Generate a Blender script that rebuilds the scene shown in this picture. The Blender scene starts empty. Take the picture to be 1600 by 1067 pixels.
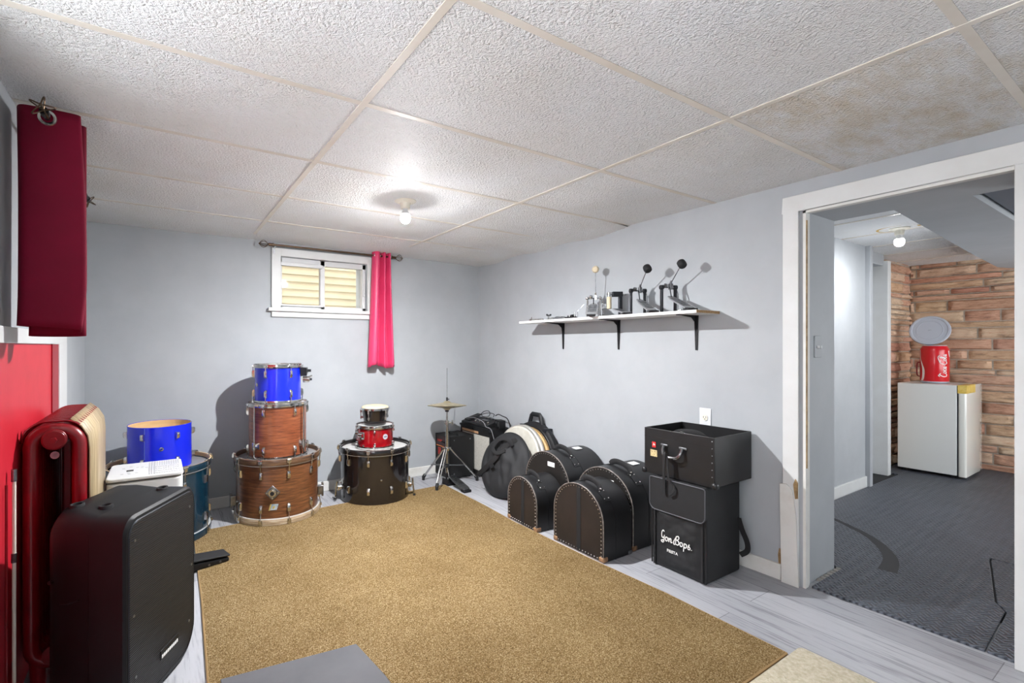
import bpy, math, random
from mathutils import Vector, Matrix, noise as mnoise

random.seed(7)
C = bpy.context.scene.collection
PI = math.pi
R = math.radians
V3 = Vector


# ------------------------------------------------------------------ materials
def lin(c):
    """sRGB 0-255 triple -> linear rgba"""
    o = []
    for v in c:
        v = v / 255.0
        o.append(v / 12.92 if v <= 0.04045 else ((v + 0.055) / 1.055) ** 2.4)
    return (o[0], o[1], o[2], 1.0)


class Nodes:
    def __init__(self, name):
        self.m = bpy.data.materials.new(name)
        self.m.use_nodes = True
        self.t = self.m.node_tree
        self.b = self.t.nodes['Principled BSDF']
        self.out = self.t.nodes['Material Output']

    def n(self, kind, **kw):
        x = self.t.nodes.new(kind)
        for k, v in kw.items():
            if k.startswith('i_'):
                key = k[2:].replace('_', ' ')
                x.inputs[key].default_value = v
            else:
                setattr(x, k, v)
        return x

    def l(self, a, b):
        self.t.links.new(a, b)

    def coord(self, scale=(1, 1, 1), rot=(0, 0, 0), kind='Object'):
        tc = self.n('ShaderNodeTexCoord')
        mp = self.n('ShaderNodeMapping')
        mp.inputs['Scale'].default_value = scale
        mp.inputs['Rotation'].default_value = rot
        self.l(tc.outputs[kind], mp.inputs['Vector'])
        return mp.outputs['Vector']

    def noise(self, vec, scale, detail=4, rough=0.6):
        x = self.n('ShaderNodeTexNoise')
        x.inputs['Scale'].default_value = scale
        x.inputs['Detail'].default_value = detail
        x.inputs['Roughness'].default_value = rough
        self.l(vec, x.inputs['Vector'])
        return x.outputs['Fac']

    def ramp(self, fac, stops):
        x = self.n('ShaderNodeValToRGB')
        e = x.color_ramp.elements
        while len(e) < len(stops):
            e.new(0.5)
        for k, (p, c) in enumerate(stops):
            e[k].position = p
            e[k].color = c if len(c) == 4 else (*c, 1)
        self.l(fac, x.inputs['Fac'])
        return x.outputs['Color']

    def mix(self, fac, a, b, mode='MIX'):
        x = self.n('ShaderNodeMix', data_type='RGBA', blend_type=mode)
        for v, i in ((fac, 0), (a, 6), (b, 7)):
            if hasattr(v, 'is_linked'):
                self.l(v, x.inputs[i])
            else:
                x.inputs[i].default_value = v
        return x.outputs[2]

    def bump(self, h, strength=0.3, dist=0.01):
        x = self.n('ShaderNodeBump')
        x.inputs['Strength'].default_value = strength
        x.inputs['Distance'].default_value = dist
        self.l(h, x.inputs['Height'])
        self.l(x.outputs['Normal'], self.b.inputs['Normal'])
        return x


def mat(name, col, rough=0.5, metal=0.0, col2=None, vs=8.0, stretch=(1, 1, 1), lo=0.35, hi=0.65,
        bump=0.0, bs=120.0, bd=0.004, spec=0.5, coat=0.0, em=0.0, detail=4):
    q = Nodes(name)
    b = q.b
    b.inputs['Base Color'].default_value = lin(col)
    b.inputs['Roughness'].default_value = rough
    b.inputs['Metallic'].default_value = metal
    b.inputs['Specular IOR Level'].default_value = spec
    b.inputs['Coat Weight'].default_value = coat
    if em:
        b.inputs['Emission Color'].default_value = lin(col)
        b.inputs['Emission Strength'].default_value = em
    if col2 is not None:
        f = q.noise(q.coord(stretch), vs, detail)
        q.l(q.ramp(f, [(lo, lin(col)), (hi, lin(col2))]), b.inputs['Base Color'])
    if bump:
        q.bump(q.noise(q.coord((1, 1, 1)), bs, 3), bump, bd)
    return q.m


# ------------------------------------------------------------------ mesh builder
def frame_to(d):
    d = V3(d).normalized()
    return d.to_track_quat('Z', 'Y').to_matrix().to_4x4()


def rot_z(a):
    return Matrix.Rotation(a, 4, 'Z')


def TR(v):
    return Matrix.Translation(V3(v))


class MB:
    def __init__(self):
        self.v, self.f, self.mi = [], [], []
        self.cur = 0

    def put(self, vs, fs, M=None):
        k = len(self.v)
        for p in vs:
            p = V3(p)
            self.v.append(M @ p if M is not None else p)
        for f in fs:
            self.f.append([i + k for i in f])
            self.mi.append(self.cur)
        return self

    def box(self, c, s, M=None):
        x, y, z = c
        a, b, d = s[0] / 2, s[1] / 2, s[2] / 2
        vs = [(x + i * a, y + j * b, z + k * d) for i in (-1, 1) for j in (-1, 1) for k in (-1, 1)]
        fs = [(0, 1, 3, 2), (4, 6, 7, 5), (0, 4, 5, 1), (2, 3, 7, 6), (0, 2, 6, 4), (1, 5, 7, 3)]
        return self.put(vs, fs, M)

    def span(self, x0, x1, y0, y1, z0, z1, M=None):
        return self.box(((x0 + x1) / 2, (y0 + y1) / 2, (z0 + z1) / 2), (x1 - x0, y1 - y0, z1 - z0), M)

    def lathe(self, prof, n=32, M=None, a0=0.0, a1=2 * PI, sx=1.0, sy=1.0, loop=False):
        full = abs(a1 - a0 - 2 * PI) < 1e-6
        m = n if full else n + 1
        vs = []
        for r, z in prof:
            for k in range(m):
                a = a0 + (a1 - a0) * k / n
                vs.append((r * math.cos(a) * sx, r * math.sin(a) * sy, z))
        fs = []
        rows = len(prof)
        for i in range(rows if loop else rows - 1):
            i2 = (i + 1) % rows
            for k in range(n):
                k2 = (k + 1) % m
                fs.append((i * m + k, i * m + k2, i2 * m + k2, i2 * m + k))
        return self.put(vs, fs, M)

    def disc(self, r, z, n=32, M=None, up=True):
        vs = [(r * math.cos(2 * PI * k / n), r * math.sin(2 * PI * k / n), z) for k in range(n)]
        return self.put(vs, [list(range(n)) if up else list(range(n))[::-1]], M)

    def cyl(self, p0, p1, r0, r1=None, n=14, M=None, caps=True):
        r1 = r0 if r1 is None else r1
        p0, p1 = V3(p0), V3(p1)
        L = (p1 - p0).length
        T = TR(p0) @ frame_to(p1 - p0)
        if M is not None:
            T = M @ T
        self.lathe([(r0, 0), (r1, L)], n, T)
        if caps:
            self.disc(r0, 0, n, T, up=False)
            self.disc(r1, L, n, T)
        return self

    def tube(self, pts, r, n=8, closed=False, M=None, ry=None, caps=True, up=None):
        pts = [V3(p) for p in pts]
        m = len(pts)
        rr = r if isinstance(r, (list, tuple)) else [r] * m
        tang = []
        for k in range(m):
            a = pts[(k - 1) % m] if (closed or k > 0) else pts[k]
            b = pts[(k + 1) % m] if (closed or k < m - 1) else pts[k]
            d = b - a
            tang.append(d.normalized() if d.length > 1e-9 else V3((0, 0, 1)))
        t0 = tang[0]
        u = V3(up) if up is not None else (V3((0, 0, 1)) if abs(t0.z) < 0.9 else V3((1, 0, 0)))
        u = (u - t0 * u.dot(t0)).normalized()
        vs = []
        for k in range(m):
            t = tang[k]
            if up is not None:
                w = V3(up)
                if abs(w.dot(t)) < 0.98:
                    u = w
            u = u - t * u.dot(t)
            if u.length < 1e-6:
                u = t.orthogonal()
            u.normalize()
            s = t.cross(u)
            a_, b_ = rr[k], (rr[k] if ry is None else ry)
            for j in range(n):
                a = 2 * PI * j / n
                vs.append(pts[k] + u * (math.cos(a) * a_) + s * (math.sin(a) * b_))
        fs = []
        for k in range(m if closed else m - 1):
            k2 = (k + 1) % m
            for j in range(n):
                j2 = (j + 1) % n
                fs.append((k * n + j, k * n + j2, k2 * n + j2, k2 * n + j))
        if caps and not closed:
            fs.append(list(range(n))[::-1])
            fs.append([(m - 1) * n + j for j in range(n)])
        return self.put(vs, fs, M)

    def prism(self, outl, z0, z1, M=None, scale1=1.0):
        n = len(outl)
        vs = [(x, y, z0) for x, y in outl] + [(x * scale1, y * scale1, z1) for x, y in outl]
        fs = [list(range(n))[::-1], [n + i for i in range(n)]]
        for i in range(n):
            j = (i + 1) % n
            fs.append((i, j, n + j, n + i))
        return self.put(vs, fs, M)

    def loft(self, loops, M=None, cap0=True, cap1=True, closed=True):
        n = len(loops[0])
        vs = [p for lp in loops for p in lp]
        fs = []
        for i in range(len(loops) - 1):
            for k in range(n if closed else n - 1):
                k2 = (k + 1) % n
                fs.append((i * n + k, i * n + k2, (i + 1) * n + k2, (i + 1) * n + k))
        if cap0:
            fs.append(list(range(n))[::-1])
        if cap1:
            fs.append([(len(loops) - 1) * n + k for k in range(n)])
        return self.put(vs, fs, M)

    def patch(self, fn, nu, nv, M=None):
        vs = [fn(i / nu, j / nv) for i in range(nu + 1) for j in range(nv + 1)]
        fs = []
        for i in range(nu):
            for j in range(nv):
                a = i * (nv + 1) + j
                fs.append((a, a + nv + 1, a + nv + 2, a + 1))
        return self.put(vs, fs, M)

    def ball(self, c, r, n=16, m=10, M=None):
        rx, ry, rz = r if isinstance(r, (tuple, list)) else (r, r, r)
        T = TR(c)
        if M is not None:
            T = M @ T
        vs, fs = [], []
        for i in range(m + 1):
            t = PI * i / m
            for k in range(n):
                a = 2 * PI * k / n
                vs.append((rx * math.sin(t) * math.cos(a), ry * math.sin(t) * math.sin(a), -rz * math.cos(t)))
        for i in range(m):
            for k in range(n):
                k2 = (k + 1) % n
                fs.append((i * n + k, i * n + k2, (i + 1) * n + k2, (i + 1) * n + k))
        return self.put(vs, fs, T)

    def build(self, name, mats, parent=None, loc=None, smooth=35, bevel=0.0, seg=2, solid=0.0, sub=0):
        import bmesh
        me = bpy.data.meshes.new(name)
        me.from_pydata([tuple(p) for p in self.v], [], self.f)
        mats = mats if isinstance(mats, (list, tuple)) else [mats]
        for m in mats:
            me.materials.append(m)
        for p, k in zip(me.polygons, self.mi):
            p.material_index = k
        bm = bmesh.new()
        bm.from_mesh(me)
        bmesh.ops.remove_doubles(bm, verts=bm.verts, dist=1e-6)
        if not solid:
            bmesh.ops.recalc_face_normals(bm, faces=bm.faces)
        bm.to_mesh(me)
        bm.free()
        if smooth:
            me.shade_smooth()
            me.set_sharp_from_angle(angle=R(smooth))
        o = bpy.data.objects.new(name, me)
        C.objects.link(o)
        if parent is not None:
            o.parent = parent
        if loc is not None:
            o.location = loc
        if solid:
            s = o.modifiers.new('solid', 'SOLIDIFY')
            s.thickness = solid
            s.offset = 0
        if sub:
            s = o.modifiers.new('sub', 'SUBSURF')
            s.levels = s.render_levels = sub
        if bevel:
            s = o.modifiers.new('bevel', 'BEVEL')
            s.width = bevel
            s.segments = seg
            s.limit_method = 'ANGLE'
            s.angle_limit = R(40)
            s.harden_normals = False
        return o


def tag(o, label, cat, group=None, kind=None):
    o['label'] = label
    o['category'] = cat
    if group:
        o['group'] = group
    if kind:
        o['kind'] = kind
    return o


def thing(name, label, cat, loc=(0, 0, 0), rz=0.0, group=None):
    o = bpy.data.objects.new(name, None)
    o.empty_display_size = 0.05
    C.objects.link(o)
    o.location = loc
    o.rotation_euler = (0, 0, rz)
    return tag(o, label, cat, group)


def struct(name, mb, m, label=None, cat=None, **kw):
    o = mb.build(name, m, **kw)
    o['kind'] = 'structure'
    if label:
        o['label'] = label
    if cat:
        o['category'] = cat
    return o


def rrect(w, h, r, n=6, cx=0.0, cy=0.0, rb=None):
    """rounded rectangle outline, counter-clockwise; rb = radius of the two lower corners"""
    rb = r if rb is None else rb
    pts = []
    for sx, sy, a0, q in ((1, -1, -90, rb), (1, 1, 0, r), (-1, 1, 90, r), (-1, -1, 180, rb)):
        for k in range(n + 1):
            a = R(a0 + 90 * k / n)
            pts.append((cx + sx * (w / 2 - q) + q * math.cos(a), cy + sy * (h / 2 - q) + q * math.sin(a)))
    return pts


def text(body, size, m, parent, M, name='lettering', extrude=0.0004, align='CENTER', shear=0.0, bold=0.0):
    cu = bpy.data.curves.new(name, 'FONT')
    cu.body = body
    cu.size = size
    cu.extrude = extrude
    cu.offset = bold
    cu.shear = shear
    cu.align_x = align
    cu.align_y = 'CENTER'
    cu.materials.append(m)
    tmp = bpy.data.objects.new(name + '_outline', cu)
    C.objects.link(tmp)
    dg = bpy.context.evaluated_depsgraph_get()
    me = bpy.data.meshes.new_from_object(tmp.evaluated_get(dg))
    bpy.data.objects.remove(tmp, do_unlink=True)
    o = bpy.data.objects.new(name, me)
    C.objects.link(o)
    o.parent = parent
    o.matrix_local = M
    return o


def basis(o, ex, ey):
    """matrix whose x axis is ex, y axis ey, at o"""
    ex, ey = V3(ex).normalized(), V3(ey).normalized()
    ez = ex.cross(ey)
    return Matrix(((ex.x, ey.x, ez.x, o[0]), (ex.y, ey.y, ez.y, o[1]), (ex.z, ey.z, ez.z, o[2]), (0, 0, 0, 1)))


def smoothline(pts, k=6, closed=False):
    """Catmull-Rom through points"""
    P = [V3(p) if len(p) == 3 else V3((p[0], p[1], 0)) for p in pts]
    n = len(P)
    out = []
    rng = range(n if closed else n - 1)
    for i in rng:
        p0 = P[(i - 1) % n] if (closed or i > 0) else P[0]
        p1, p2 = P[i], P[(i + 1) % n]
        p3 = P[(i + 2) % n] if (closed or i < n - 2) else P[-1]
        for j in range(k):
            t = j / k
            out.append(0.5 * ((2 * p1) + (p2 - p0) * t + (2 * p0 - 5 * p1 + 4 * p2 - p3) * t * t + (3 * p1 - p0 - 3 * p2 + p3) * t ** 3))
    if not closed:
        out.append(P[-1])
    return out


# ------------------------------------------------------------------ palette
M = {}
M['wall'] = mat('grey_wall_paint', (167, 171, 175), 0.62, col2=(160, 164, 168), vs=3, bump=0.12, bs=160, bd=0.002)
M['wall_white'] = mat('white_wall_paint', (214, 216, 220), 0.6, col2=(206, 208, 212), vs=4, bump=0.08, bs=120, bd=0.002)
M['trim'] = mat('white_trim_paint', (208, 210, 210), 0.42, col2=(202, 203, 202), vs=5)
M['trim_worn'] = mat('worn_trim_paint', (212, 211, 207), 0.5, col2=(194, 191, 183), vs=9, lo=0.5, hi=0.9)
M['bare_wood'] = mat('bare_broken_wood', (168, 140, 100), 0.8, col2=(120, 96, 64), vs=30)
M['grid'] = mat('ceiling_grid_enamel', (224, 219, 210), 0.45, col2=(212, 205, 193), vs=4)
M['chrome'] = mat('chrome', (214, 214, 212), 0.16, 1.0, col2=(190, 190, 188), vs=30)
M['steel'] = mat('dull_steel', (150, 152, 155), 0.32, 1.0, col2=(118, 120, 124), vs=40)
M['dark_metal'] = mat('dark_metal', (58, 60, 64), 0.4, 0.8)
M['black_metal'] = mat('black_metal', (26, 26, 28), 0.45, 0.4)
M['bronze'] = mat('bronze_rod', (92, 74, 58), 0.35, 0.85)
M['alloy'] = mat('cast_alloy', (164, 166, 168), 0.36, 0.15, col2=(130, 132, 136), vs=60)
M['brass'] = mat('cymbal_bronze', (216, 202, 168), 0.34, 0.8, col2=(196, 180, 144), vs=20)
M['black_plastic'] = mat('black_plastic', (25, 26, 28), 0.5, spec=0.3, col2=(20, 21, 23), vs=10, bump=0.05, bs=500, bd=0.0008)
M['black_rubber'] = mat('black_rubber', (24, 24, 26), 0.7)
M['white_plastic'] = mat('white_plastic', (204, 205, 206), 0.4)
M['ivory'] = mat('ivory_plastic', (222, 218, 204), 0.4)
M['slot'] = mat('dark_slot', (18, 18, 20), 0.8)
M['white_ink'] = mat('white_lettering', (232, 232, 230), 0.6)
M['red_ink'] = mat('red_lettering', (196, 52, 40), 0.6)
M['white_label'] = mat('white_label', (232, 232, 232), 0.7, col2=(214, 214, 216), vs=30)
M['black_lacquer'] = mat('black_drum_lacquer', (22, 19, 20), 0.13, coat=0.6)
M['blue_wrap'] = mat('blue_drum_wrap', (16, 36, 205), 0.24, coat=0.4)
M['teal_lacquer'] = mat('teal_drum_lacquer', (4, 44, 62), 0.16, coat=0.6, col2=(3, 34, 50), vs=6)
M['red_lacquer'] = mat('red_drum_lacquer', (140, 8, 18), 0.18, coat=0.6, col2=(116, 5, 14), vs=20)
M['maple_in'] = mat('bare_maple_ply', (222, 186, 134), 0.6, col2=(206, 166, 112), vs=6, stretch=(1, 1, 6))
M['drumhead'] = mat('white_drumhead', (188, 188, 187), 0.5, col2=(172, 171, 168), vs=9)
M['clear_head'] = mat('grey_drumhead', (128, 128, 130), 0.35, col2=(112, 112, 114), vs=8)
M['skin_head'] = mat('cream_skin_head', (206, 194, 166), 0.6, col2=(190, 174, 142), vs=12)
M['tan_head'] = mat('aged_tan_head', (196, 164, 112), 0.6, col2=(176, 142, 92), vs=9)
M['black_cloth'] = mat('black_nylon', (24, 25, 28), 0.72, col2=(19, 20, 22), vs=16, bump=0.25, bs=420, bd=0.0015)
M['black_web'] = mat('black_webbing', (19, 19, 21), 0.8, bump=0.2, bs=700, bd=0.001)
M['fibre'] = mat('black_fibre_board', (27, 27, 29), 0.4, col2=(21, 21, 22), vs=10, bump=0.08, bs=260, bd=0.001)
M['fibre_brown'] = mat('worn_brown_black_board', (38, 31, 29), 0.5, col2=(25, 21, 20), vs=7, bump=0.12, bs=300, bd=0.001)
M['leather_tan'] = mat('worn_tan_corner', (150, 116, 84), 0.55, col2=(110, 82, 58), vs=30)
M['tolex'] = mat('black_tolex', (17, 17, 19), 0.55, bump=0.35, bs=600, bd=0.0015)
M['grille_cloth'] = mat('grey_grille_cloth', (186, 184, 176), 0.85, col2=(168, 166, 158), vs=90, bump=0.3, bs=500, bd=0.001)
M['radiator_red'] = mat('red_radiator_enamel', (132, 10, 24), 0.3, col2=(112, 7, 19), vs=10, coat=0.3, bump=0.06, bs=60, bd=0.003)
M['cream_paint'] = mat('cream_brushed_paint', (186, 168, 134), 0.5, col2=(142, 122, 90), vs=9, stretch=(1, 6, 0.4), bump=0.1, bs=60)
M['panel_red'] = mat('red_wall_paint', (200, 40, 56), 0.4, col2=(190, 30, 46), vs=5, bump=0.06, bs=100, bd=0.002)
M['crimson'] = mat('crimson_satin', (112, 2, 38), 0.75, spec=0.2, col2=(102, 2, 34), vs=6, bump=0.05, bs=300, bd=0.001)
M['rose'] = mat('rose_satin', (214, 62, 106), 0.42, col2=(204, 54, 98), vs=6)
M['fridge'] = mat('white_fridge_enamel', (214, 216, 214), 0.35)
M['fridge_door'] = mat('white_fridge_door', (220, 220, 214), 0.12, coat=0.5)
M['tape'] = mat('yellowed_tape', (206, 172, 66), 0.35, col2=(222, 196, 110), vs=20)
M['can_red'] = mat('red_can_print', (196, 12, 28), 0.28, coat=0.3)
M['can_grey'] = mat('pale_grey_plastic', (176, 182, 194), 0.4)
M['white_melamine'] = mat('white_melamine', (232, 232, 230), 0.4)
M['chipboard'] = mat('chipboard_edge', (176, 142, 100), 0.8, col2=(140, 108, 72), vs=120)
M['siding'] = mat('beige_vinyl_siding', (226, 214, 186), 0.5, col2=(220, 206, 176), vs=4)
M['mat_grey'] = mat('grey_foam_mat', (84, 84, 88), 0.75, col2=(76, 76, 80), vs=5, bump=0.1, bs=300, bd=0.001)
M['cream_pile'] = mat('cream_pile', (196, 188, 168), 0.95, col2=(172, 162, 138), vs=60, bump=0.9, bs=130, bd=0.01)
M['stain'] = mat('yellow_ceiling_stain', (196, 164, 92), 0.8)
M['pick_red'] = mat('red_sticker', (206, 34, 34), 0.5, col2=(190, 26, 28), vs=30)
M['sticker'] = mat('buff_sticker', (196, 178, 132), 0.6, col2=(120, 104, 72), vs=160, lo=0.5, hi=0.6)


def ceiling_mat(name, stained):
    q = Nodes(name)
    v = q.coord()
    base = q.ramp(q.noise(v, 2.2, 3), [(0.35, lin((239, 241, 243))), (0.7, lin((233, 233, 231)))])
    if stained:
        st = q.ramp(q.noise(q.coord((1.0, 2.4, 1)), 2.6, 5, 0.7), [(0.42, (0, 0, 0)), (0.72, (1, 1, 1))])
        base = q.mix(st, base, lin((208, 195, 172)))
    q.l(base, q.b.inputs['Base Color'])
    q.b.inputs['Roughness'].default_value = 0.6
    q.b.inputs['Specular IOR Level'].default_value = 0.12
    vo = q.n('ShaderNodeTexVoronoi', feature='DISTANCE_TO_EDGE')
    vo.inputs['Scale'].default_value = 58
    wob = q.noise(v, 30, 3)
    add = q.n('ShaderNodeVectorMath', operation='MULTIPLY_ADD')
    comb = q.n('ShaderNodeCombineXYZ')
    q.l(wob, comb.inputs[0])
    q.l(wob, comb.inputs[1])
    q.l(comb.outputs[0], add.inputs[0])
    add.inputs[1].default_value = (0.05, 0.05, 0.05)
    q.l(v, add.inputs[2])
    q.l(add.outputs[0], vo.inputs['Vector'])
    n2 = q.noise(v, 130, 3)
    s = q.n('ShaderNodeMath', operation='MULTIPLY_ADD')
    q.l(vo.outputs['Distance'], s.inputs[0])
    s.inputs[1].default_value = 0.9
    q.l(n2, s.inputs[2])
    q.bump(s.outputs[0], 1.0, 0.011)
    return q.m


M['ceil'] = ceiling_mat('stippled_ceiling_tile', False)
M['ceil_stain'] = ceiling_mat('water_stained_ceiling_tile', True)


def plank_mat():
    q = Nodes('grey_laminate_planks')
    tc = q.n('ShaderNodeTexCoord')
    mp = q.n('ShaderNodeMapping')
    mp.inputs['Rotation'].default_value = (0, 0, PI / 2)
    q.l(tc.outputs['Object'], mp.inputs['Vector'])
    br = q.n('ShaderNodeTexBrick')
    br.inputs['Scale'].default_value = 1.0
    br.inputs['Brick Width'].default_value = 1.2
    br.inputs['Row Height'].default_value = 0.19
    br.inputs['Mortar Size'].default_value = 0.0016
    br.inputs['Mortar Smooth'].default_value = 0.2
    br.inputs['Color1'].default_value = lin((184, 185, 189))
    br.inputs['Color2'].default_value = lin((160, 161, 166))
    br.inputs['Mortar'].default_value = lin((112, 112, 116))
    br.offset = 0.37
    q.l(mp.outputs['Vector'], br.inputs['Vector'])
    g = q.noise(q.coord((16, 1.1, 1)), 2.2, 6, 0.65)
    gr = q.ramp(g, [(0.34, lin((134, 135, 140))), (0.47, lin((222, 222, 224))), (0.58, lin((228, 228, 230))), (0.7, lin((160, 161, 166)))])
    c = q.mix(0.75, br.outputs['Color'], gr, 'MULTIPLY')
    q.l(c, q.b.inputs['Base Color'])
    q.b.inputs['Roughness'].default_value = 0.36
    q.bump(g, 0.06, 0.002)
    return q.m


M['plank'] = plank_mat()


def rug_mat():
    q = Nodes('tan_twist_pile')
    v = q.coord()
    f = q.noise(v, 215, 3, 0.8)
    f2 = q.noise(v, 2.4, 4)
    a = q.ramp(f, [(0.32, lin((62, 44, 22))), (0.43, lin((132, 106, 66))), (0.55, lin((166, 140, 98))), (0.68, lin((232, 212, 176)))])
    b = q.ramp(f2, [(0.3, lin((225, 222, 215))), (0.7, lin((255, 255, 255)))])
    q.l(q.mix(1.0, a, b, 'MULTIPLY'), q.b.inputs['Base Color'])
    q.b.inputs['Roughness'].default_value = 0.95
    q.b.inputs['Specular IOR Level'].default_value = 0.1
    q.bump(f, 1.0, 0.012)
    return q.m


M['rug'] = rug_mat()
M['rug_edge'] = mat('rug_binding', (150, 122, 82), 0.9)


def walnut(name, c1, c2, c3):
    q = Nodes(name)
    v = q.coord((1.2, 1.2, 13))
    f = q.noise(v, 6.5, 9, 0.68)
    q.l(q.ramp(f, [(0.32, lin(c1)), (0.5, lin(c2)), (0.68, lin(c3))]), q.b.inputs['Base Color'])
    q.b.inputs['Roughness'].default_value = 0.3
    q.b.inputs['Coat Weight'].default_value = 0.35
    q.b.inputs['Coat Roughness'].default_value = 0.15
    return q.m


M['mahogany'] = walnut('mahogany_drum_shell', (84, 42, 26), (124, 68, 42), (148, 90, 58))
M['walnut'] = walnut('walnut_drum_shell', (62, 36, 22), (98, 60, 35), (126, 82, 51))
M['hoop_wood'] = walnut('dark_hoop_wood', (54, 36, 26), (88, 64, 46), (128, 100, 72))


def rubber_mat():
    q = Nodes('dark_rubber_tread')
    v = q.coord((1, 1, 1), (0, 0, R(45)))
    w1 = q.n('ShaderNodeTexChecker')
    w1.inputs['Scale'].default_value = 26
    q.l(v, w1.inputs['Vector'])
    wv = q.n('ShaderNodeTexWave', wave_type='BANDS', bands_direction='X')
    wv.inputs['Scale'].default_value = 17
    q.l(v, wv.inputs['Vector'])
    wv2 = q.n('ShaderNodeTexWave', wave_type='BANDS', bands_direction='Y')
    wv2.inputs['Scale'].default_value = 17
    q.l(v, wv2.inputs['Vector'])
    h = q.mix(w1.outputs['Fac'], wv.outputs['Color'], wv2.outputs['Color'])
    bw = q.n('ShaderNodeRGBToBW')
    q.l(h, bw.inputs[0])
    base = q.ramp(q.noise(q.coord(), 4, 5), [(0.3, lin((82, 87, 97))), (0.7, lin((98, 104, 114)))])
    specks = q.ramp(q.noise(q.coord(), 46, 2), [(0.74, (0, 0, 0)), (0.78, (1, 1, 1))])
    wear = q.ramp(bw.outputs[0], [(0.15, (0.25, 0.25, 0.27)), (0.6, (1, 1, 1))])
    base = q.mix(1.0, base, wear, 'MULTIPLY')
    q.l(q.mix(specks, base, lin((122, 122, 124))), q.b.inputs['Base Color'])
    q.b.inputs['Roughness'].default_value = 0.38
    q.bump(bw.outputs[0], 0.9, 0.006)
    return q.m


M['tread'] = rubber_mat()
M['tread_smooth'] = mat('scuffed_rubber', (26, 27, 31), 0.6)


def stone_mat():
    q = Nodes('split_face_stone')
    geo = q.n('ShaderNodeNewGeometry')
    v = q.coord((1, 1, 4.5))
    c = q.ramp(geo.outputs['Random Per Island'],
               [(0.0, lin((214, 182, 152))), (0.25, lin((224, 206, 184))), (0.45, lin((206, 158, 138))), (0.6, lin((226, 208, 186))),
                (0.78, lin((198, 148, 132))), (1.0, lin((214, 190, 162)))])
    n = q.ramp(q.noise(v, 7, 6, 0.7), [(0.34, lin((110, 78, 60))), (0.42, lin((214, 186, 160))), (0.55, lin((250, 240, 226))), (0.68, lin((214, 158, 126)))])
    q.l(q.mix(0.6, c, n, 'MULTIPLY'), q.b.inputs['Base Color'])
    q.b.inputs['Roughness'].default_value = 0.85
    q.bump(q.noise(v, 16, 6, 0.7), 0.7, 0.02)
    return q.m


M['stone'] = stone_mat()
M['mortar'] = mat('stone_mortar', (178, 166, 152), 0.9, col2=(160, 148, 134), vs=40)


def grille_mat():
    q = Nodes('perforated_steel_grille')
    v = q.coord()
    w = q.n('ShaderNodeTexWave', wave_type='BANDS', bands_direction='Z')
    w.inputs['Scale'].default_value = 42
    q.l(v, w.inputs['Vector'])
    q.l(q.ramp(w.outputs['Fac'], [(0.25, lin((8, 8, 9))), (0.7, lin((40, 41, 46)))]), q.b.inputs['Base Color'])
    q.b.inputs['Roughness'].default_value = 0.42
    q.b.inputs['Metallic'].default_value = 0.3
    q.bump(w.outputs['Fac'], 0.5, 0.003)
    return q.m


M['grille'] = grille_mat()


def glass_mat():
    q = Nodes('window_glass')
    tr = q.n('ShaderNodeBsdfTransparent')
    gl = q.n('ShaderNodeBsdfGlossy')
    gl.inputs['Roughness'].default_value = 0.03
    fr = q.n('ShaderNodeFresnel')
    mx = q.n('ShaderNodeMixShader')
    q.l(fr.outputs[0], mx.inputs[0])
    q.l(tr.outputs[0], mx.inputs[1])
    q.l(gl.outputs[0], mx.inputs[2])
    q.l(mx.outputs[0], q.out.inputs['Surface'])
    return q.m


M['glass'] = glass_mat()


def bulb_mat(name, strength, base):
    """frosted lamp globe that throws most of its light downwards"""
    q = Nodes(name)
    tc = q.n('ShaderNodeTexCoord')
    sx = q.n('ShaderNodeSeparateXYZ')
    q.l(tc.outputs['Object'], sx.inputs[0])
    mr = q.n('ShaderNodeMapRange')
    mr.inputs['From Min'].default_value = -0.094
    mr.inputs['From Max'].default_value = -0.134
    q.l(sx.outputs['Z'], mr.inputs['Value'])
    pw = q.n('ShaderNodeMath', operation='POWER')
    q.l(mr.outputs[0], pw.inputs[0])
    pw.inputs[1].default_value = 12.0
    ma = q.n('ShaderNodeMath', operation='MULTIPLY_ADD')
    q.l(pw.outputs[0], ma.inputs[0])
    ma.inputs[1].default_value = strength
    ma.inputs[2].default_value = base
    e = q.n('ShaderNodeEmission')
    e.inputs['Color'].default_value = (0.98, 0.985, 1.0, 1)
    q.l(ma.outputs[0], e.inputs['Strength'])
    q.l(e.outputs[0], q.out.inputs['Surface'])
    return q.m


# ------------------------------------------------------------------ camera, light
CAM_Z = 1.251
cam_d = bpy.data.cameras.new('camera')
cam = bpy.data.objects.new('camera', cam_d)
C.objects.link(cam)
cam.location = (0, 0, CAM_Z)
cam.rotation_euler = (PI / 2, 0, -0.548)
cam_d.sensor_width = 36
cam_d.sensor_fit = 'HORIZONTAL'
cam_d.lens = 36 * 736.35 / 1600
cam_d.shift_x = (800 - 699.8) / 1600
cam_d.shift_y = (540.67 - 533.5) / 1600
cam_d.clip_start = 0.02
bpy.context.scene.camera = cam

w = bpy.data.worlds.new('daylight')
bpy.context.scene.world = w
w.use_nodes = True
w.node_tree.nodes['Background'].inputs['Color'].default_value = (0.95, 0.975, 1.0, 1)
w.node_tree.nodes['Background'].inputs['Strength'].default_value = 5.0
vs_ = bpy.context.scene.view_settings
bpy.context.scene.display_settings.display_device = 'sRGB'
vs_.view_transform = 'Standard'
vs_.look = 'None'
vs_.gamma = 1
vs_.use_curve_mapping = False
vs_.exposure = 0.54

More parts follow.
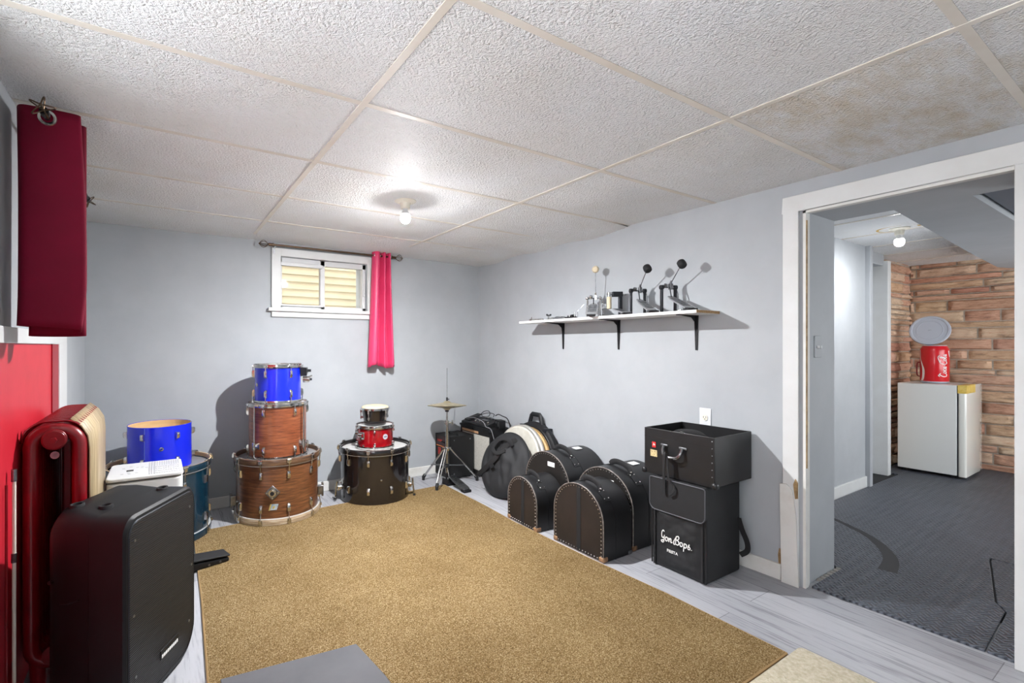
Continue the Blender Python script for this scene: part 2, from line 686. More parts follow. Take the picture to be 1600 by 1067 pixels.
# ------------------------------------------------------------------ the shell
XL, XR, YB, ZC = -0.44, 2.84, 4.03, 2.109
YF = -1.6            # the room is open behind the camera
XH = 3.22            # hall side of the thick wall
mb = MB().span(-0.5, 3.24, YF, YB + 0.1, -0.12, 0)
struct('floor', mb, M['plank'])

# back wall with its window hole
WX0, WX1, WZ0, WZ1 = 0.845, 1.60, 1.565, 1.99
mb = MB()
mb.span(XL - 0.3, WX0, YB, YB + 0.28, 0, 2.3).span(WX1, XR + 0.4, YB, YB + 0.28, 0, 2.3)
mb.span(WX0, WX1, YB, YB + 0.28, 0, WZ0).span(WX0, WX1, YB, YB + 0.28, WZ1, 2.3)
struct('wall_back', mb, M['wall'])
mb = MB().span(XL - 0.2, XL, 1.55, YB, 0, 2.3).span(XL - 0.2, XL, YF, -1.1, 0, 2.3)
mb.span(XL - 0.2, XL, -1.1, 1.55, 0, 0.55).span(XL - 0.2, XL, -1.1, 1.55, 2.02, 2.3)
struct('wall_left', mb, M['wall'])
mb = MB()
for a in (-1.1, 0.20, 1.50):
    mb.span(XL - 0.12, XL - 0.07, a, a + 0.05, 0.55, 2.02)
mb.span(XL - 0.12, XL - 0.07, -1.1, 1.55, 0.55, 0.60).span(XL - 0.12, XL - 0.07, -1.1, 1.55, 1.97, 2.02)
struct('fill_window_room', mb, M['trim'], bevel=0.003)  # unseen window, added with its opening to let in fill daylight
DY0, DY1, DZ = 0.415, 1.125, 1.95
mb = MB().span(XR, XH, DY1, YB, 0, 2.3).span(XR, XH, YF, DY0, 0, 2.3).span(XR, XH, DY0, DY1, DZ, 2.3)
struct('wall_right', mb, M['wall'])

struct('wall_front', MB().span(XL - 0.2, XR + 0.4, YF - 0.15, YF, 0, 2.3), M['wall'])
struct('wall_exterior', MB().span(-1.5, 5.5, YB + 0.12, YB + 0.28, 2.3, 5.2), mat('pale_grey_render', (196, 196, 194), 0.8))
# suspended ceiling: sagging tiles in a metal grid
gx = [XL, 0.614, 1.833, XR]
gy = [YF, -1.471, -0.861, -0.252, 0.358, 0.968, 1.577, 2.187, 2.797, 3.406, YB]
rs = random.Random(3)
mb = MB()
for i in range(3):
    for j in range(len(gy) - 1):
        x0, x1, y0, y1 = gx[i], gx[i + 1], gy[j], gy[j + 1]
        amp = rs.uniform(0.004, 0.016)
        tilt = rs.uniform(-0.5, 0.5)
        last = j == len(gy) - 2
        mb.cur = 1 if (i == 2 and j in (3, 4)) else 0

        def fn(u, v, x0=x0, x1=x1, y0=y0, y1=y1, amp=amp, tilt=tilt, last=last, i=i, j=j):
            s = math.sin(PI * u) * math.sin(PI * v)
            s *= 1 + tilt * math.sin(2 * PI * u)
            z = ZC - 0.001 - amp * s
            if last:
                z -= (0.006 + (0.014 * u if i == 1 else 0.0) + (0.014 if i == 2 else 0.0)) * v * v
            if i == 2 and j >= 7:      # warped tiles near the corner
                z -= 0.022 * math.sin(PI * v) ** 2 * u ** 3 + 0.012 * u ** 4
            return (x0 + (x1 - x0) * u, y0 + (y1 - y0) * v, z)
        mb.patch(fn, 14, 8)
# slab above so that no light leaks
mb.cur = 0
mb.span(XL, XR, YF, YB, 2.16, 2.28)
struct('ceiling', mb, [M['ceil'], M['ceil_stain']])
mb = MB()
for x in gx[1:-1]:
    mb.span(x - 0.012, x + 0.012, YF, YB - 0.002, ZC - 0.004, ZC + 0.03)
for y in gy[1:-1]:
    mb.span(XL + 0.002, XR - 0.002, y - 0.012, y + 0.012, ZC - 0.0032, ZC + 0.03)
struct('ceiling_grid', mb, M['grid'], smooth=0)

# baseboards
def board(name, x0, x1, y0, y1, h=0.085, m=None):
    return struct(name, MB().span(x0, x1, y0, y1, 0, h), m or M['trim_worn'], bevel=0.003)


board('baseboard_back', XL, XR, YB - 0.014, YB)
board('baseboard_right', XR - 0.014, XR, 1.222, YB - 0.014)

# door opening to the hall: casing, jamb lining, damaged lower piece
mb = MB()
mb.span(XR - 0.018, XR, 1.138, 1.212, 0.0, 1.953)            # far leg
mb.span(XR - 0.018, XR, 0.325, 0.415, 0.0, 1.953)            # near leg
mb.span(XR - 0.018, XR, 0.325, 1.212, 1.953, 2.036)          # head
dj = struct('door_1', mb, M['trim'], bevel=0.003)
mb = MB().span(XR, XR + 0.035, 1.112, 1.125, 0, 1.95).span(XR, XR + 0.035, DY0, 1.125, 1.938, 1.95)
mb.span(XR + 0.035, XR + 0.06, 1.118, 1.125, 0, 1.95)
o = mb.build('door_stop', M['trim_worn'], dj)
pts = [(1.134, 0.0), (1.214, 0.0), (1.222, 0.52), (1.19, 0.525), (1.165, 0.50), (1.155, 0.44), (1.146, 0.36)]
mb = MB().prism(pts, 0, 0.008, basis((XR - 0.0185, 0, 0), (0, 1, 0), (0, 0, 1)) @ Matrix.Scale(-1, 4, (0, 0, 1)))
o = mb.build('splintered_casing', M['trim_worn'], dj, bevel=0.0015)
o['label'] = 'broken lower piece of the casing'
mb = MB().prism([(1.152, 0.455), (1.160, 0.53), (1.150, 0.56), (1.139, 0.54), (1.139, 0.46)], 0, 0.004,
                basis((XR - 0.0185, 0, 0), (0, 1, 0), (0, 0, 1)) @ Matrix.Scale(-1, 4, (0, 0, 1)))
mb.build('bare_wood_patch', M['bare_wood'], dj)
mb = MB().span(XR + 0.004, XR + 0.03, 1.1095, 1.112, 0.80, 0.86)
mb.build('strike_plate', M['ivory'], dj, bevel=0.001)
mb = MB().span(XR + 0.002, XR + 0.012, 1.1085, 1.1125, 0.62, 1.9)
mb.build('dark_rebate', M['bare_wood'], dj)
mb = MB().prism([(1.222, 0.07), (1.236, 0.06), (1.24, 0.13), (1.235, 0.165), (1.222, 0.165)], 0, 0.0015,
                basis((XR - 0.0001, 0, 0), (0, 1, 0), (0, 0, 1)) @ Matrix.Scale(-1, 4, (0, 0, 1)))
struct('wall_damage', mb, M['bare_wood'])

# back window: casing, frame, panes, siding of the next house
mb = MB()
Yc = YB - 0.02
mb.span(0.772, WX0, Yc, YB, 1.54, 2.055).span(WX1, 1.672, Yc, YB, 1.54, 2.055).span(WX0, WX1, Yc, YB, WZ1, 2.055)
win = struct('window_1', mb, M['trim'], bevel=0.003)
MB().span(0.745, 1.70, YB - 0.045, YB, 1.535, 1.565).span(0.772, 1.672, YB - 0.022, YB, 1.49, 1.535).build('window_sill', M['trim'], win, bevel=0.004)
mb = MB()
yf0, yf1 = YB + 0.035, YB + 0.085
mb.span(WX0, WX1, yf0, yf1, WZ1 - 0.045, WZ1).span(WX0, WX1, yf0, yf1, WZ0, WZ0 + 0.03)
mb.span(WX0, WX0 + 0.02, yf0, yf1, WZ0, WZ1).span(WX1 - 0.03, WX1, yf0, yf1, WZ0, WZ1).span(1.185, 1.225, yf0, yf1, WZ0, WZ1)
mb.span(WX0, 1.20, yf0 - 0.02, yf0 + 0.01, WZ1 - 0.07, WZ1 - 0.04).span(WX0, 1.20, yf0 - 0.02, yf0 + 0.01, WZ0 + 0.02, WZ0 + 0.035)
mb.build('window_frame', M['white_plastic'], win, bevel=0.003)
for a, b in ((WX0 + 0.02, 1.185), (1.225, WX1 - 0.03)):
    MB().span(a, b, yf0 + 0.02, yf0 + 0.024, WZ0 + 0.03, WZ1 - 0.03).build('pane', M['glass'], win)
MB().span(WX0, WX1, YB, YB + 0.28, WZ0 - 0.002, WZ0 + 0.001).build('reveal', M['trim'], win)
MB().span(WX1 - 0.022, WX1 - 0.01, yf0 - 0.012, yf0, 1.70, 1.82).build('window_latch', M['white_plastic'], win, bevel=0.002)
mb = MB()
for k in range(54):
    z = 0.55 + k * 0.085
    mb.put([(-1.5, 5.55, z), (5.5, 5.55, z), (5.5, 5.566, z + 0.087), (-1.5, 5.566, z + 0.087), (-1.5, 5.566, z), (5.5, 5.566, z)],
           [(0, 1, 2, 3), (4, 5, 1, 0)])
struct('exterior_siding', mb, M['siding'], smooth=0)
struct('exterior_ground', MB().span(-1.5, 5.5, YB + 0.28, 5.8, 0.4, 0.5), mat('gravel_strip', (150, 146, 138), 0.9, col2=(110, 106, 100), vs=40))

# side wall by the radiator: red panel framed in white
mb = MB().span(XL, XL + 0.006, 0.6, 2.99, 0.0, 1.262)
struct('wall_panel', mb, M['panel_red'])
mb = MB().span(XL, XL + 0.016, 0.6, 3.20, 1.262, 1.315).span(XL, XL + 0.016, 2.99, 3.20, 0.0, 1.262)
struct('trim_1', mb, M['trim'], bevel=0.002)
mb = MB().span(XL, XL + 0.011, 2.84, 2.99, 0.0, 1.262)
struct('trim_2', mb, mat('dark_red_trim_paint', (150, 10, 32), 0.35))

# ------------------------------------------------------------------ the hall beyond the opening
HX1, HY1, HZ = 7.12, 1.80, 2.14
struct('floor_hall', MB().span(XH - 0.02, 7.4, YF, 1.9, -0.12, -0.002), mat('hall_concrete', (36, 36, 38), 0.8))
mb = MB().span(XH, 5.34, 1.64, 1.78, 0, 2.3).span(XH, 7.4, HY1 + 0.1, HY1 + 0.2, 0, 2.3)
struct('wall_hall', mb, M['wall'])
board('baseboard_hall', XH, 5.34, 1.626, 1.64, 0.10, M['trim'])
mb = MB().span(5.34, 5.40, 1.605, 1.80, 0, 2.14).span(5.40, 6.0, 1.70, 1.84, 2.03, 2.14)
struct('trim_3', mb, M['wall'], bevel=0.004)
mb = MB().span(5.98, 6.06, 1.665, 1.90, 0.0, 2.075)
dd = struct('door_2', mb, M['trim'], bevel=0.004)
MB().cyl((5.98, 1.80, 0.98), (5.95, 1.80, 0.98), 0.018).build('door_latch', M['steel'], dd)
MB().span(5.40, 5.98, 1.80, 1.83, 0, 1.96).build('door_slab', M['wall'], dd)
# tiled ceiling of the hall + duct soffit
mb = MB()
hx = [XH, 3.62, 4.23, 4.84, 5.45, 6.06, 6.67, 7.3]
for k in range(len(hx) - 1):
    a = rs.uniform(0.003, 0.012)

    def fn(u, v, k=k, a=a):
        return (hx[k] + (hx[k + 1] - hx[k]) * u, 0.6 + 1.25 * v, HZ - a * math.sin(PI * u) * math.sin(PI * v))
    mb.patch(fn, 8, 10)
mb.span(XH, 7.3, 0.1, 1.9, 2.2, 2.3)
struct('ceiling_hall', mb, M['ceil'])
mb = MB()
for x in hx[1:-1]:
    mb.span(x - 0.012, x + 0.012, 0.7, 1.8, HZ - 0.004, HZ + 0.02)
struct('trim_4', mb, M['grid'], smooth=0)
mb = MB()
loop = [(XH, 0.60), (XH, 0.875), (4.2, 0.925), (5.3, 0.985), (6.35, 1.03), (6.55, 0.98), (6.55, 0.60)]
mb.prism(loop, 1.952, 2.2)
struct('ceiling_soffit', mb, M['wall'], smooth=20)
mb = MB().span(XH, 7.3, YF, 0.55, 2.12, 2.2).span(XH, 6.6, 0.05, 0.585, 1.975, 2.0)  # rear ceiling, plus a low slab added to block window light on the soffit side
struct('ceiling_hall_rear_baffle', mb, mat('blue_grey_shade', (98, 106, 118), 0.6))  # dark colour stands in for the shade in this recess
mb = MB().span(XH, 4.3, -1.15, -1.0, 0, 2.2).span(6.7, 7.4, -1.15, -1.0, 0, 2.2).span(4.3, 6.7, -1.15, -1.0, 0, 0.35).span(4.3, 6.7, -1.15, -1.0, 2.0, 2.2)
struct('wall_hall_rear', mb, M['wall'])
mb = MB()
for x in (4.3, 5.475, 6.65):
    mb.span(x, x + 0.05, -1.1, -1.05, 0.35, 2.0)
mb.span(4.3, 6.7, -1.1, -1.05, 0.35, 0.40).span(4.3, 6.7, -1.1, -1.05, 1.95, 2.0)
struct('fill_window_hall', mb, M['trim'], bevel=0.003)  # unseen hall window, added only as a source of fill light


# stone facing: two faces of individual rough stones
def stone_courses(mb, org, ex, nrm, length, rsd, h0=0.0, h1=2.16):
    ex, nrm = V3(ex), V3(nrm)
    z = h0
    rr = random.Random(rsd)
    row = 0
    while z < h1:
        h = rr.choice([0.052, 0.075, 0.10, 0.115, 0.062])
        x = -rr.uniform(0, 0.3)
        while x < length:
            L = rr.choice([0.28, 0.36, 0.55, 0.85, 1.1]) if h < 0.09 else rr.choice([0.25, 0.33, 0.45, 0.6])
            a, b = max(0, x), min(length, x + L)
            if b - a > 0.03:
                dep = rr.uniform(0.012, 0.034)
                sd = rr.uniform(0, 50)

                def fn(u, v, a=a, b=b, z=z, h=h, dep=dep, sd=sd):
                    g = 0.006
                    px = a + g + (b - a - 2 * g) * u
                    pz = z + g + (h - 2 * g) * v
                    edge = min(1.0, 9 * min(u * (b - a) / h, (1 - u) * (b - a) / h, v, 1 - v) + 0.0)
                    nz = mnoise.fractal(V3((px * 7 + sd, pz * 22, sd)), 0.8, 2.1, 4)
                    d = edge * (dep + 0.016 * nz) + 0.001
                    q = V3(org) + ex * px + nrm * d
                    return (q.x, q.y, pz)
                mb.patch(fn, max(4, int((b - a) / 0.03)), 8)
            x += L
        z += h
        row += 1


mb = MB()
mb.cur = 1
mb.span(HX1, HX1 + 0.15, -1.1, 1.9, 0, 2.2)
mb.cur = 0
stone_courses(mb, (HX1, HY1, 0), (0, -1, 0), (-1, 0, 0), 2.1, 5)
struct('wall_stone', mb, [M['stone'], M['mortar']], smooth=50)
mb = MB()
mb.cur = 1
mb.span(6.06, HX1 + 0.1, HY1, HY1 + 0.1, 0, 2.2)
mb.cur = 0
stone_courses(mb, (6.06, HY1, 0), (1, 0, 0), (0, -1, 0), HX1 - 6.06 - 0.03, 9)
struct('wall_stone_return', mb, [M['stone'], M['mortar']], smooth=50)


# ------------------------------------------------------------------ bare bulbs
BULB = bulb_mat('lit_bulb', 44000.0, 6.0)
BULB_H = bulb_mat('lit_hall_bulb', 5200.0, 15.0)


def bulb(label, loc, r, ring, strength_mat, group=None):
    t = thing('ceiling_bulb', label, 'light bulb', loc)
    MB().lathe([(0.0, 0.0), (ring, 0.0), (ring, -0.006), (ring * 0.75, -0.012), (0.03, -0.016), (0.026, -0.05), (0.0, -0.05)], 28).build('lampholder', M['ivory'], t)
    bl = MB().lathe([(r * 0.80, -0.080), (r * 0.96, -0.088), (r, -0.1), (r * 0.985, -0.108), (r * 0.92, -0.1155), (r * 0.78, -0.123), (r * 0.5, -0.1305), (r * 0.25, -0.133), (0.0, -0.134)], 28).build('bulb', strength_mat, t)
    MB().lathe([(0.016, -0.050), (0.016, -0.062), (0.020, -0.070), (r * 0.80, -0.080), (0, -0.080)], 24).build('bulb_neck', M['white_plastic'], bl)
    return t


bulb('bare lit bulb in white lampholder above the drums and cases', (1.225, 2.485, 2.103), 0.031, 0.064, BULB)
hb = bulb('bare lit bulb on the hall ceiling seen through the doorway', (4.72, 1.25, 2.132), 0.031, 0.06, BULB_H)
mb = MB()
mb.lathe([(0.13, 0), (0.115, -0.001)], 24, TR((0, 0, -0.001)), a0=R(30), a1=R(200))
mb.lathe([(0.0, 0), (0.05, 0)], 16, TR((0.0, -0.19, -0.0015)), sx=1.6)
mb.span(-0.02, 0.02, -0.17, -0.10, -0.0012, -0.0005)
mb.build('yellow_stain', M['stain'], hb)

# ------------------------------------------------------------------ floor coverings
mb = MB()
t = thing('tan_carpet', 'large tan pile carpet covering the grey plank floor', 'carpet', (0, 0, 0))
RC = [(0.16, 0.915), (2.165, 0.915), (2.17, 1.45), (2.145, 1.9), (2.135, 2.6), (2.16, 3.0), (2.168, 3.62), (1.2, 3.60), (0.19, 3.56), (0.175, 2.6), (0.15, 1.9)]
MB().prism(RC, 0.001, 0.011).build('pile', M['rug'], t, bevel=0.003)
edge = [(x, y, 0.006) for x, y in RC]
MB().tube(edge, 0.006, 6, closed=True).build('edge_binding', M['rug_edge'], t)
t = MB().prism([(0.19, 0.2), (0.72, 0.2), (0.72, 1.62), (0.692, 1.862), (0.19, 1.925)], 0.0125, 0.0205).build('foam_mat', M['mat_grey'], bevel=0.002)
tag(t, 'flat dark grey foam mat lying on the tan carpet', 'mat')
t = MB().prism(rrect(1.0, 1.2, 0.02, 3, 1.74, 0.298), 0.0, 0.022).build('cream_rug', M['cream_pile'], bevel=0.006)
tag(t, 'cream shaggy rug corner beside the tan carpet', 'rug')
# rubber flooring of the hall: one wide mat and a strip with jigsaw edge
X0 = 2.875
outl = [(X0, 1.10), (X0, 0.500), (3.37, 0.524), (3.46, 0.57), (4.12, 0.70), (4.145, 0.70), (4.145, -0.98), (7.1, -0.98), (7.1, 1.78), (6.1, 1.78), (6.1, 1.62), (3.25, 1.62), (3.25, 1.13), (3.24, 1.10)]
t = MB().prism(outl, -0.001, 0.011).build('rubber_mat', M['tread'], smooth=0, bevel=0.003)
tag(t, 'wide dark ribbed rubber mat covering the hall floor', 'mat')
mb = MB()
arc = [(3.28 + 0.02 * k / 10, 1.44 - 0.0, 0) for k in range(2)]
pts = [V3((p.x, p.y, 0.0112)) for p in smoothline([(4.2, 1.58), (4.10, 1.40), (3.92, 1.17), (3.66, 1.01), (3.42, 0.955)], 6)]
vv, ff = [], []
for k, p in enumerate(pts):
    wd = 0.010 + 0.032 * k / len(pts)
    q_ = pts[min(k + 1, len(pts) - 1)] - pts[max(k - 1, 0)]
    d = V3((q_.y, -q_.x, 0)).normalized()
    vv += [p - d * wd, p + d * wd]
for k in range(len(pts) - 1):
    ff.append((2 * k, 2 * k + 1, 2 * k + 3, 2 * k + 2))
o = MB().put(vv, ff).build('scuff_arc', M['tread_smooth'], t, smooth=0)
mb = MB()
for k in range(7):
    mb.span(2.99 + k * 0.04, 3.012 + k * 0.04, 1.098, 1.121, 0.0, 0.010)
mb.build('jigsaw_edge', mat('grey_jigsaw_edge', (150, 148, 142), 0.7), t, smooth=0)
t = MB().prism([(X0, 0.494), (3.37, 0.517), (3.46, 0.562), (4.12, 0.692), (4.138, 0.692), (4.138, -0.6), (XH, -0.6), (XH, 0.40), (X0, 0.42)], -0.001, 0.010).build('rubber_mat', M['tread'], smooth=0, bevel=0.003)
tag(t, 'smaller rubber mat strip by the near door casing with jigsaw seam', 'mat')


# ------------------------------------------------------------------ drums
def pol(r, a, z=0.0):
    return V3((r * math.cos(a), r * math.sin(a), z))


def drum(name, label, loc, r, h, shell, nl, ph, hoop='chrome', head='drumhead', bot='drumhead', lugz=None, r_bot=None, inner=None, group=None, lug_len=0.056, yaw=0.0, low_hoop=None):
    rz = math.atan2(-loc[1], -loc[0]) + R(yaw)
    t = thing(name, label, 'drum', loc, rz, group)
    inner = inner or M['maple_in']
    rb = r_bot or r
    hoop_h = 0.042 if hoop == 'wood' else 0.012
    z0, z1 = ((0.03 if low_hoop else 0.0), h - 0.03) if hoop == 'wood' else ((0.012, h - 0.012) if hoop == 'chrome' else (0.0, h))
    mb = MB()
    mb.lathe([(rb, z0), (r, z1), (r - 0.003, z1 + 0.002), (r - 0.006, z1)], 56)
    mb.cur = 1
    mb.lathe([(r - 0.006, z1), (rb - 0.006, z0), (rb, z0)], 56)
    mb.build('shell', [shell, inner], t)
    an = [R(ph) + 2 * PI * k / nl for k in range(nl)]
    if hoop == 'wood':
        for zz, sg, hm in ((h - hoop_h, 1, 0), (0.0, -1, low_hoop)):
            if sg < 0 and not low_hoop:
                continue
            ho = MB().lathe([(r + 0.002, zz), (r + 0.014, zz), (r + 0.015, zz + 0.004), (r + 0.015, zz + hoop_h - 0.004), (r + 0.013, zz + hoop_h), (r + 0.003, zz + hoop_h), (r + 0.002, zz + hoop_h - 0.003)], 56, loop=True)
            ho = ho.build('hoop', M[hm] if hm else M['hoop_black'] if shell == M['black_lacquer'] else (M['hoop_teal'] if shell == M['teal_lacquer'] else M['hoop_wood']), t)
            zr = zz if sg > 0 else zz + hoop_h
            MB().lathe([(r + 0.001, zr - 0.006), (r + 0.010, zr - 0.006), (r + 0.011, zr + 0.003), (r + 0.001, zr + 0.003)], 56, loop=True).build('counter_hoop', M['drumhead'], ho)
        MB().lathe([(r + 0.001, h - 0.040), (r - 0.006, h - 0.030), (r - 0.02, h - 0.0285), (0, h - 0.0285)], 56).build('top_head', M[head], t)
    elif hoop == 'chrome':
        for zz, sg in ((h, 1), (0.0, -1)):
            p = [(r + 0.003, -0.026), (r + 0.010, -0.026), (r + 0.011, -0.018), (r + 0.006, -0.017), (r + 0.006, -0.003), (r + 0.009, 0.0), (r + 0.003, 0.0)]
            MB().lathe([(a, zz + sg * b) for a, b in p], 56, loop=True).build('hoop', M['chrome'], t)
        if head:
            MB().lathe([(r + 0.002, h - 0.02), (r - 0.003, h - 0.011), (r - 0.012, h - 0.009), (0, h - 0.009)], 48).build('top_head', M[head], t)
    if bot:
        MB().disc(rb - 0.001, z0 + 0.002, 48, up=False).build('bottom_head', M[bot], t)
    # lugs with their rods
    lz = lugz or (0.25 * h, 0.75 * h)
    for a in an:
        A = rot_z(a)
        for zc, up in ((lz[0], -1), (lz[1], 1)):
            if zc is None:
                continue
            mb = MB()
            rr = r + 0.001 if not r_bot else r - (r - rb) * (1 - zc / h)
            L = lug_len
            pr = [(0.0, -L / 2), (0.010, -L / 2 + 0.004), (0.018, -L / 4), (0.019, L / 4), (0.016, L / 2 - 0.002), (0.0, L / 2)]
            loops = []
            for d, zl in pr:
                wd = (0.012 if L > 0.03 else 0.009) if d > 0.005 else 0.006
                z = zc + up * zl
                loops.append([A @ V3((rr, -wd, z)), A @ V3((rr + d * 0.8, -wd * 0.8, z)), A @ V3((rr + d, 0, z)), A @ V3((rr + d * 0.8, wd * 0.8, z)), A @ V3((rr, wd, z))])
            mb.loft(loops)
            lg = mb.build('lug', M['chrome'], t, smooth=50)
            if hoop == 'none' or (hoop == 'wood' and up < 0 and not low_hoop):
                continue
            zend = h - 0.012 if up > 0 else (0.024 if hoop == 'wood' else 0.012)
            ro = rr + 0.011 if hoop == 'chrome' else r + 0.022
            m2 = MB()
            m2.cyl(A @ V3((rr + 0.010, 0, zc + up * L * 0.4)), A @ V3((ro, 0, zend)), 0.0032, n=8)
            if hoop == 'chrome':
                m2.span(r + 0.006, r + 0.017, -0.008, 0.008, zend - 0.006, zend + 0.004, A)
            else:
                m2.box((r + 0.0185, 0, zend + up * 0.004), (0.006, 0.026, 0.036), A)
                m2.box((r + 0.010, 0, zend + up * 0.0145), (0.022, 0.020, 0.004), A)
                m2.box((r + 0.024, 0, zend - up * 0.006), (0.010, 0.016, 0.02), A)
                if up > 0:
                    m2.cyl(A @ V3((r + 0.023, -0.016, zend + 0.010)), A @ V3((r + 0.023, 0.016, zend + 0.010)), 0.0045, n=8)
                    m2.cyl(A @ V3((r + 0.023, 0, zend - 0.004)), A @ V3((r + 0.023, 0, zend + 0.012)), 0.005, n=8)
            m2.build('tension_rod' if hoop == 'chrome' else 'claw', M['chrome'], lg, smooth=40)
    return t


M['hoop_black'] = mat('black_hoop', (20, 18, 19), 0.2, coat=0.5, col2=(28, 26, 26), vs=10)
M['hoop_teal'] = mat('teal_hoop', (10, 42, 58), 0.2, coat=0.5)
M['hoop_pale'] = walnut('dusty_hoop_wood', (112, 88, 66), (166, 146, 120), (196, 184, 164))
G_B = 'bass drums lying flat by the wall'


def on_shell(r, deg, z, M0=None):
    """frame on a shell: x tangent to the right in view, y up, z outward"""
    a = R(deg)
    return Matrix(((-math.sin(a), 0, math.cos(a), r * math.cos(a)), (math.cos(a), 0, math.sin(a), r * math.sin(a)), (0, 1, 0, z), (0, 0, 0, 1)))


# walnut bass drum, mahogany floor tom, blue rack tom
P1 = (0.755, 3.685)
r1 = 0.288
bd = drum('bass_drum', 'walnut bass drum lying flat under the mahogany floor tom', (*P1, 0.0125), r1, 0.452, M['walnut'], 10, -22, 'wood', 'clear_head', group=G_B, low_hoop='hoop_pale')
T = on_shell(r1, -7, 0.225)
mb = MB().prism([(0.0, -0.052), (0.052, 0), (0, 0.052), (-0.052, 0)], 0.0, 0.008, T)
pl = mb.build('mount_plate', M['steel'], bd, bevel=0.003)
mb = MB().cyl((0, 0, 0.006), (0, 0, 0.016), 0.026, n=20, M=T).cyl((0, 0, 0.016), (0, 0, 0.024), 0.020, n=20, M=T)
for a, b in ((0.036, 0), (-0.036, 0), (0, 0.036), (0, -0.036)):
    mb.cyl((a, b, 0.007), (a, b, 0.011), 0.005, n=8, M=T)
mb.build('collar', M['chrome'], pl)
MB().cyl((0, 0, 0.0205), (0, 0, 0.0255), 0.014, n=18, M=T).build('receiver_hole', M['slot'], pl)
T = on_shell(r1, -6, 0.125)
MB().prism([(-0.030, -0.020), (0.022, -0.020), (0.034, 0.020), (-0.018, 0.020)], 0, 0.003, T).build('badge', mat('blue_olive_badge', (176, 184, 186), 0.4, col2=(70, 110, 140), vs=25), bd)
MB().prism([(-0.032, -0.021), (-0.022, -0.021), (-0.010, 0.021), (-0.020, 0.021)], 0.001, 0.0035, T).prism([(-0.008, -0.010), (0.006, -0.010), (0.012, 0.008), (-0.002, 0.008)], 0.001, 0.004, T).build('badge_mark', mat('olive_badge_mark', (168, 150, 84), 0.5), bd)
for dg, zz in ((-58, 0.27), (-66, 0.14)):
    T = on_shell(r1, dg, zz)
    MB().cyl((0, 0, 0), (0, 0, 0.012), 0.008, n=10, M=T).build('screw_knob', M['chrome'], bd)
T = on_shell(r1, -80, 0.13)
MB().box((0, 0, 0.02), (0.03, 0.07, 0.04), T).cyl((0, -0.05, 0.035), (0, 0.06, 0.035), 0.008, M=T).build('spur_bracket', M['steel'], bd, bevel=0.004)
T = on_shell(r1, 84, 0.14)
MB().box((0, 0, 0.02), (0.03, 0.07, 0.04), T).cyl((0, -0.05, 0.035), (0, 0.06, 0.035), 0.008, M=T).build('spur_bracket', M['steel'], bd, bevel=0.004)

zft = 0.0125 + 0.452 - 0.028
ft = drum('floor_tom', 'mahogany floor tom with leg rods stacked on the walnut bass drum', (*P1, zft), 0.203, 0.402, M['mahogany'], 6, -27, 'chrome', 'drumhead', lugz=(0.07, 0.335))
for dg in (-43, 49, 178):
    T = on_shell(0.203, dg, 0.105)
    lg = MB().cyl((0, -0.085, 0.03), (0, 0.285, 0.03), 0.0055, n=8, M=T)
    lg.tube([(T @ V3(p)) for p in ((0, -0.06, 0.03), (0.004, -0.075, 0.032), (0.03, -0.088, 0.03), (0.05, -0.096, 0.02))], 0.0055, 8)
    lg = lg.build('leg', M['chrome'], ft)
    MB().prism(rrect(0.040, 0.05, 0.018, 5), 0, 0.024, T, 0.85).cyl((0, -0.028, 0.03), (0, 0.028, 0.03), 0.013, n=12, M=T).cyl((0.0, 0, 0.03), (0.035, 0, 0.03), 0.006, M=T).box((0.042, 0, 0.03), (0.012, 0.028, 0.006), T).build('bracket', M['chrome'], lg)
zt = zft + 0.402 - 0.008
bt = drum('rack_tom', 'bright blue chrome rimmed tom on top of the mahogany floor tom', (*P1, zt), 0.164, 0.288, M['blue_wrap'], 6, -29, 'chrome', 'drumhead', lugz=(0.075, 0.215))
T = on_shell(0.164, 76, 0.215)
mt = MB().prism([(-0.035, 0.045), (0.03, 0.045), (0.022, 0.0), (-0.018, -0.02)], 0.004, 0.05, T).build('mount_bracket', M['dark_metal'], bt, bevel=0.003)
MB().cyl((0.0, -0.045, 0.02), (0.0, -0.045, 0.062), 0.024, n=16, M=T).ball((0.0, -0.045, 0.055), 0.02, M=T).cyl((0, -0.03, 0.05), (0.04, -0.02, 0.075), 0.006, M=T).build('clamp', M['chrome'], mt)
MB().box((0.02, 0.02, 0.06), (0.012, 0.02, 0.03), T).cyl((0.0, -0.045, 0.062), (0, -0.045, 0.085), 0.009, M=T).build('wing_screw', M['dark_metal'], mt, bevel=0.002)
for k in range(5):
    T2 = on_shell(0.170, 26 + 9 * k, 0.285)
    MB().box((0, 0, 0.004), (0.012, 0.012, 0.012), T2).cyl((0, 0.004, 0.005), (0, 0.012, 0.005), 0.004, n=8, M=T2).build('mount_screw', M['chrome'], bt, bevel=0.001)
T = on_shell(0.164, -60, 0.14)
MB().lathe([(0.012, 0), (0.012, 0.003), (0.005, 0.004), (0.005, 0)], 18, T).build('vent_badge', M['chrome'], bt)

